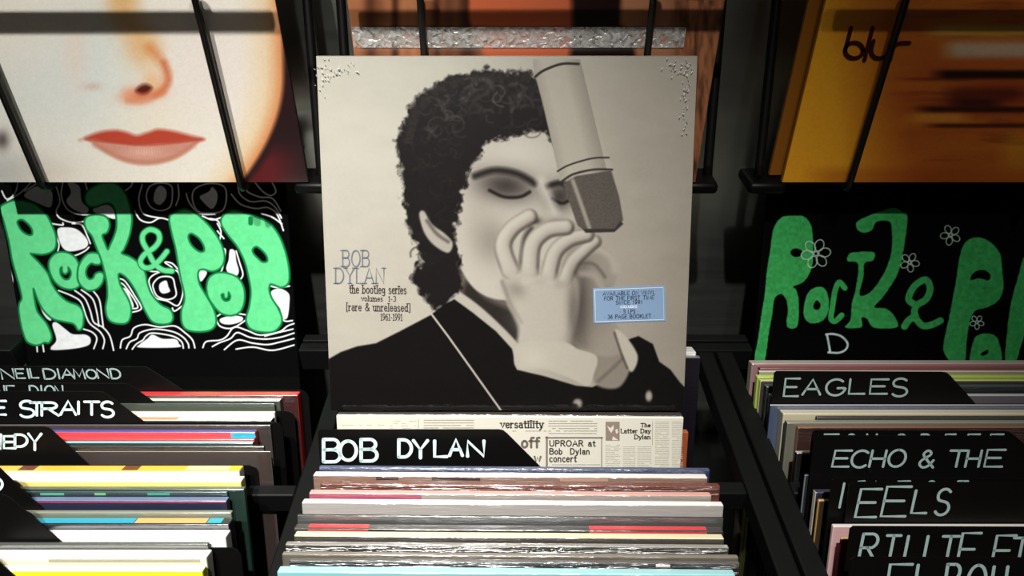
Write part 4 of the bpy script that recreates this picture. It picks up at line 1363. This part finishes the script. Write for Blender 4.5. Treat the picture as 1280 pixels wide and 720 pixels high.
# ------------------------------------------------------------------ left bin
lrec = lambda *a, **kw: record('left', *a, **kw)
lrec(487.5, 494, None, 372, (228, 58, 60), (60, 30, 30), 'red-spined sleeve at the very back of the left bin', side=(150, 8, 12))
lrec(497, 500.5, None, 350, (238, 232, 218), (60, 68, 60), 'sleeve with a thin ivory top edge in front of the red-spined one')
lrec(502.5, 504.5, None, 343, (70, 78, 70), (62, 70, 62), 'plain dark green-grey sleeve near the back of the left bin', crinkle=0.4)
lrec(513.5, 516, None, 343, (226, 222, 206), (248, 242, 230), 'very thin pale-edged sleeve just behind the bright white one')
lrec(518, 525.5, None, 339, (250, 246, 234), (66, 60, 58), 'bright white sleeve with an orange patch at the tip of a divider', bands=[(150, 220, (214, 142, 92))])
lrec(528.5, 531.5, None, 338, (98, 92, 88), (58, 54, 52), 'dark grey scuffed sleeve above the red and blue spine', crinkle=0.6)
lrec(536.5, 540, None, 319, (84, 84, 158), (236, 66, 72), 'violet-blue sleeve edge just above the red spine', fbands=[(288, 319, 540.2, 550, (26, 166, 196))])
lrec(541, 549, None, 318, (236, 66, 72), (196, 52, 60), 'red spine turning sky blue at its right end', bands=[(288, 318, (26, 166, 196))], dz=-0.001)
lrec(550, 553.5, None, 316, (118, 208, 212), (40, 56, 58), 'sleeve with a thin aqua edge under the red spine', dz=-0.0005)
lrec(556, 558, None, 330, (52, 48, 46), (40, 36, 36), 'black sleeve under the aqua-edged one', dz=-0.0008)
lrec(562, 564.5, None, 338, (170, 166, 160), (58, 48, 47), 'smoky brown sleeve showing a broad strip of its face', dz=-0.004, side=(110, 102, 100), crinkle=0.3)
# front compartment
lrec(581.5, 589, None, 299, (250, 196, 66), (252, 246, 232), 'orange and yellow sleeve first in the front row of the left bin', bands=[(150, 170, (120, 70, 30)), (230, 284, (250, 236, 170)), (284, 299, (248, 226, 40)), (20, 40, (110, 40, 24))])
lrec(590.5, 602, None, 301, (252, 246, 232), (252, 222, 130), 'thick white sleeve with a yellow base in the left bin', crinkle=0.1)
lrec(607.5, 611.5, None, 305, (84, 96, 86), (30, 50, 44), 'bottle-green sleeve sticking out farthest right in the left bin', side=(22, 48, 38))
lrec(612.5, 615, None, 284, (58, 80, 78), (40, 56, 58), 'teal-black sleeve with dim green spots', fbands=[(50, 80, 616, 619, (80, 160, 132)), (118, 132, 616, 619, (110, 170, 120)), (184, 212, 616, 619, (44, 150, 122))])
lrec(620.5, 626, None, 283, (108, 120, 158), (34, 42, 66), 'mauve-blue sleeve with a thin red line', fbands=[(40, 283, 626.5, 628.5, (176, 52, 80))])
lrec(634, 641, None, 289, (136, 138, 120), (112, 114, 98), 'olive-grey sleeve above the turquoise and tan spine', crinkle=0.5)
lrec(646.5, 655.5, None, 286, (28, 26, 28), (26, 30, 44), 'turquoise spine with a long tan patch', bands=[(-60, 165, (32, 164, 192)), (166, 256, (226, 176, 104)), (257, 275, (40, 172, 192))])
lrec(660.5, 671.5, None, 282, (252, 250, 246), (232, 232, 230), 'thick plain white sleeve between the tan-patched spine and a dark one', crinkle=0.1)
lrec(674.5, 680, None, 260, (74, 78, 74), (62, 66, 62), 'iron-grey sleeve between two white ones at the front left', crinkle=0.3)
lrec(684.5, 697, None, 258, (252, 250, 244), (226, 222, 210), 'white sleeve with faint grey scribble near the front of the left bin', crinkle=0.1, fbands=[(60, 250, 699, 703, (150, 146, 138))])
lrec(706, 714, None, 253, (252, 250, 236), (238, 236, 40), 'white sleeve with a lemon yellow face at the front of the left bin', crinkle=0.1)

ND = [('N', 1, 19, 461, 473.5), ('E', 19.5, 31, 461, 472.5), ('I', 31.5, 40, 461, 472.5), ('L', 38, 47.5, 461, 472), ('D', 54, 70, 461, 473.5), ('I', 70, 77, 461, 473),
      ('A', 77, 92, 461, 472.5), ('M', 92, 106, 461, 473), ('O', 108, 121, 462, 473), ('N', 121, 137, 461, 472.5), ('D', 138, 151, 461, 473)]
XL = -0.545
card(483.5, [(-60, 457.5), (183, 458.5), (229, 488)], 'rearmost black divider card in the left bin, its first word starting with N', GL, letters=lambda pl: letter_strokes(pl, ND, 2.2, -0.22), xr=-0.188, xl=XL, ink=CHALK_SHADED)
CD = [('I', -12, -4, 482, 497), ('N', -4, 7, 482, 498), ('E', 8, 19, 482, 498), ('D', 37, 49, 482, 498), ('I', 50, 55, 482, 498), ('O', 56, 69, 482, 498), ('N', 69, 80, 482, 498)]
card(502, [(-60, 478), (160, 479.5), (208, 514)], 'black divider card with a half-hidden second word, tucked behind the one with a seven-letter word', GL, letters=lambda pl: letter_strokes(pl, CD, 2.2, -0.1), xr=-0.196, xl=XL, ink=CHALK_SHADED)
DS = [('E', -6, 8, 501, 518), ('S', 24, 44, 501, 521), ('T', 38, 55, 503, 519), ('R', 51, 74, 503, 519), ('A', 76, 95, 501, 518), ('I', 93, 104, 502, 517), ('T', 106, 124, 502, 518), ('S', 126, 143, 502, 521)]
card(527.5, [(-60, 488.5), (129, 489.5), (181, 528)], 'black divider card with a bold seven-letter word, third from the back of the left bin', GL, letters=lambda pl: letter_strokes(pl, DS, 3.4, 0.0), xr=-0.199, xl=XL)
ED = [('N', -14, 3, 543, 561), ('E', 4, 20, 545, 560), ('D', 18, 35, 543, 558), ('Y', 36, 52, 542, 562)]
card(574, [(-60, 533), (60, 533.5), (112, 582)], 'brownish black divider card ending in the letters EDY', GL, letters=lambda pl: letter_strokes(pl, ED, 3.4, 0.0), xr=-0.2125, xl=XL, yc=0.3925)
card(633, [(-60, 575), (-8, 578), (54, 638)], 'black divider card with part of one round letter at the left picture edge', GL, letters=lambda pl: letter_strokes(pl, [('D', -12, 4, 597, 613)], 3.4), xr=-0.224, xl=XL)
card(673, [(-60, 617.5), (8, 618.5), (85, 685)], 'blank black divider card standing just before the round-letter one', GL, xr=-0.1965, xl=XL)
card(715, [(-80, 672), (-40, 672), (26, 727)], 'blank black divider card nearest the front of the left bin', GL, xr=-0.222, xl=XL)

# ------------------------------------------------------------------ right bin
rrec = lambda *a, **kw: record('right', *a, **kw)
rrec(450, 454.5, 940, None, (196, 180, 176), (160, 120, 122), 'pinkish white sleeve at the very back of the right bin', side=(158, 148, 136), crinkle=0.4)
rrec(457, 460, 950, None, (140, 74, 74), (112, 56, 58), 'dull crimson sleeve second from the back of the right bin', crinkle=0.4)
rrec(462, 464.5, 949, None, (226, 218, 204), (150, 140, 110), 'ivory-edged sleeve in front of the dull crimson one')
rrec(466, 471, 947, None, (204, 222, 120), (158, 180, 52), 'lime green sleeve behind the rear divider card', side=(190, 204, 120))
rrec(473, 476, 951, None, (222, 224, 150), (60, 60, 56), 'pale lemon sleeve just in front of the lime green one', side=(206, 206, 150))
rrec(480, 483, 958, None, (84, 88, 92), (40, 42, 46), 'black sleeve with sparkling scuffed film behind the rear divider card', crinkle=0.9)
rrec(491.5, 494.5, 963, None, (206, 210, 208), (112, 106, 112), 'grey-violet sleeve with a white edge directly behind the rear divider card')
rrec(504, 506.5, 963, None, (206, 212, 214), (70, 82, 108), 'steel blue sleeve directly in front of the rear divider card', side=(34, 48, 74), crinkle=0.4)  # side colour darkened to stand for the light blocked there
rrec(511.5, 517, 979, None, (226, 216, 190), (204, 194, 164), 'cream sleeve in front of the steel blue one', side=(150, 144, 128))
rrec(519, 520.8, 1021, None, (60, 60, 58), (46, 46, 46), 'short black sleeve pushed right in front of the cream one', wide=0.28)
rrec(524, 528.5, 984, None, (150, 150, 134), (112, 110, 98), 'olive-grey sleeve behind the brown one in the right bin', crinkle=0.4, side=(70, 70, 64))
rrec(530, 534.5, 998, None, (150, 100, 80), (58, 36, 32), 'brown sleeve with a dark wine face behind the middle divider cards', side=(120, 84, 70))
rrec(563, 566.5, 996, None, (196, 194, 186), (30, 28, 28), 'black sleeve with a thin white top edge left of the middle divider cards', dz=-0.0085, wide=0.30)
rrec(591, 594, 1007, None, (64, 68, 74), (38, 42, 48), 'slate sleeve with silvery worn side edge', side=(132, 142, 150))
rrec(611, 615.5, 1020, None, (66, 60, 84), (40, 38, 50), 'dark indigo sleeve with a white paper side', side=(196, 190, 178))
rrec(623, 626, 1024, None, (206, 164, 96), (60, 46, 30), 'tan sleeve side standing left of the lower divider cards', side=(200, 154, 82))
rrec(652, 658, 1042, None, (232, 226, 220), (206, 168, 168), 'white-topped sleeve with a pink side near the front of the right bin', side=(226, 182, 182))
rrec(672, 674.5, 1052, None, (232, 200, 60), (150, 36, 60), 'crimson sleeve with a yellow corner at the front of the right bin', side=(150, 34, 56), bands=[(1052, 1060, (236, 206, 60))])
rrec(709, 712, 1073, None, (226, 190, 60), (206, 170, 40), 'mustard sleeve at the bottom of the picture in the right bin', side=(220, 180, 46))

XR = 0.595
EA = [('E', 979, 999, 473, 495), ('A', 1004, 1026, 474, 493), ('G', 1032, 1056, 474, 494), ('L', 1060, 1081, 474, 492), ('E', 1086, 1110, 474, 492), ('S', 1114, 1135, 473, 495)]
card(502.6, [(968, 464), (1184, 465), (1220, 505)], 'rear black divider card in the right bin with a single six-letter word', GR, letters=lambda pl: letter_strokes(pl, EA, 2.9, 0.12), bin_='right', ink=CHALK_SHADED, xr=XR)
EB = [('E', 1028, 1048, 542.6, 556), ('C', 1058, 1068, 542.6, 556), ('H', 1082, 1096, 542.6, 556), ('O', 1120, 1132, 542.6, 556), ('B', 1150, 1162, 542.6, 556), ('E', 1180, 1194, 542.6, 556), ('F', 1208, 1224, 542.6, 556), ('E', 1236, 1254, 542.6, 556)]
card(562, [(1016, 538), (1262, 539), (1300, 572)], 'black divider card showing only the tips of its letters above the ampersand one', GR, letters=lambda pl: letter_strokes(pl, EB, 2.6, 0.1), bin_='right', ink=CHALK_SHADED, xr=XR, yc=0.3672)
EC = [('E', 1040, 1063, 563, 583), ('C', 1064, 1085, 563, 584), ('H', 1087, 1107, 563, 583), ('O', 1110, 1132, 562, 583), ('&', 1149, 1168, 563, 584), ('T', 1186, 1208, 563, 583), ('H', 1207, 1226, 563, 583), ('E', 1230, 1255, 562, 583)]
card(575, [(1018, 544.3), (1264, 545.3), (1306, 582)], 'black divider card with two short words joined by an ampersand', GR, letters=lambda pl: letter_strokes(pl, EC, 3.2, 0.22), bin_='right', ink=CHALK_SHADED, xr=XR, yc=0.3600)
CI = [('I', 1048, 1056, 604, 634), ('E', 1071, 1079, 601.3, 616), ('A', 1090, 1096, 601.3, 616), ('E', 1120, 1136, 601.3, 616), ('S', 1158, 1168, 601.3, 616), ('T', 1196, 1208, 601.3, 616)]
card(610, [(1040, 597.5), (1284, 598.5), (1330, 640)], 'black divider card mostly hidden, one upright chalk stroke left of the four-letter word', GR, letters=lambda pl: letter_strokes(pl, CI, 3.0, 0.2), bin_='right', ink=CHALK_SHADED, xr=XR, yc=0.3250)
EE = [('E', 1070, 1099, 611, 646), ('E', 1102, 1136, 608, 645), ('L', 1140, 1160, 613, 641), ('S', 1169, 1188, 611, 643)]
card(615, [(1062, 602.5), (1300, 603.5), (1345, 645)], 'black divider card with a single large four-letter word in the right bin', GR, letters=lambda pl: letter_strokes(pl, EE, 3.7, 0.22), bin_='right', ink=CHALK_SHADED, xr=XR, yc=0.3205)
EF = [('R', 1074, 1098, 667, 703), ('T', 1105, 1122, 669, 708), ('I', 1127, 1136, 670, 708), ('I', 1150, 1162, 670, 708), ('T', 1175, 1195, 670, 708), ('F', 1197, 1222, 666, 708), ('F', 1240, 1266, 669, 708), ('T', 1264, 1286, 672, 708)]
card(665, [(1063, 658), (1310, 659), (1360, 710)], 'black divider card whose lettering is cut off along its lower half', GR, letters=lambda pl: letter_strokes(pl, EF, 3.8, 0.2), bin_='right', ink=CHALK_SHADED, xr=XR, yc=0.2840)
EL = [('E', 1107, 1138, 705, 745), ('L', 1143, 1160, 706, 745), ('B', 1180, 1200, 705, 745), ('O', 1208, 1232, 706, 746), ('U', 1238, 1258, 708, 746)]
card(700, [(1064, 696.5), (1320, 697.5), (1370, 750)], 'black divider card nearest the bottom edge, capitals partly cut by the frame', GR, letters=lambda pl: letter_strokes(pl, EL, 4.2, 0.15), bin_='right', ink=CHALK_SHADED, xr=XR, yc=0.2590)

fill_bins()
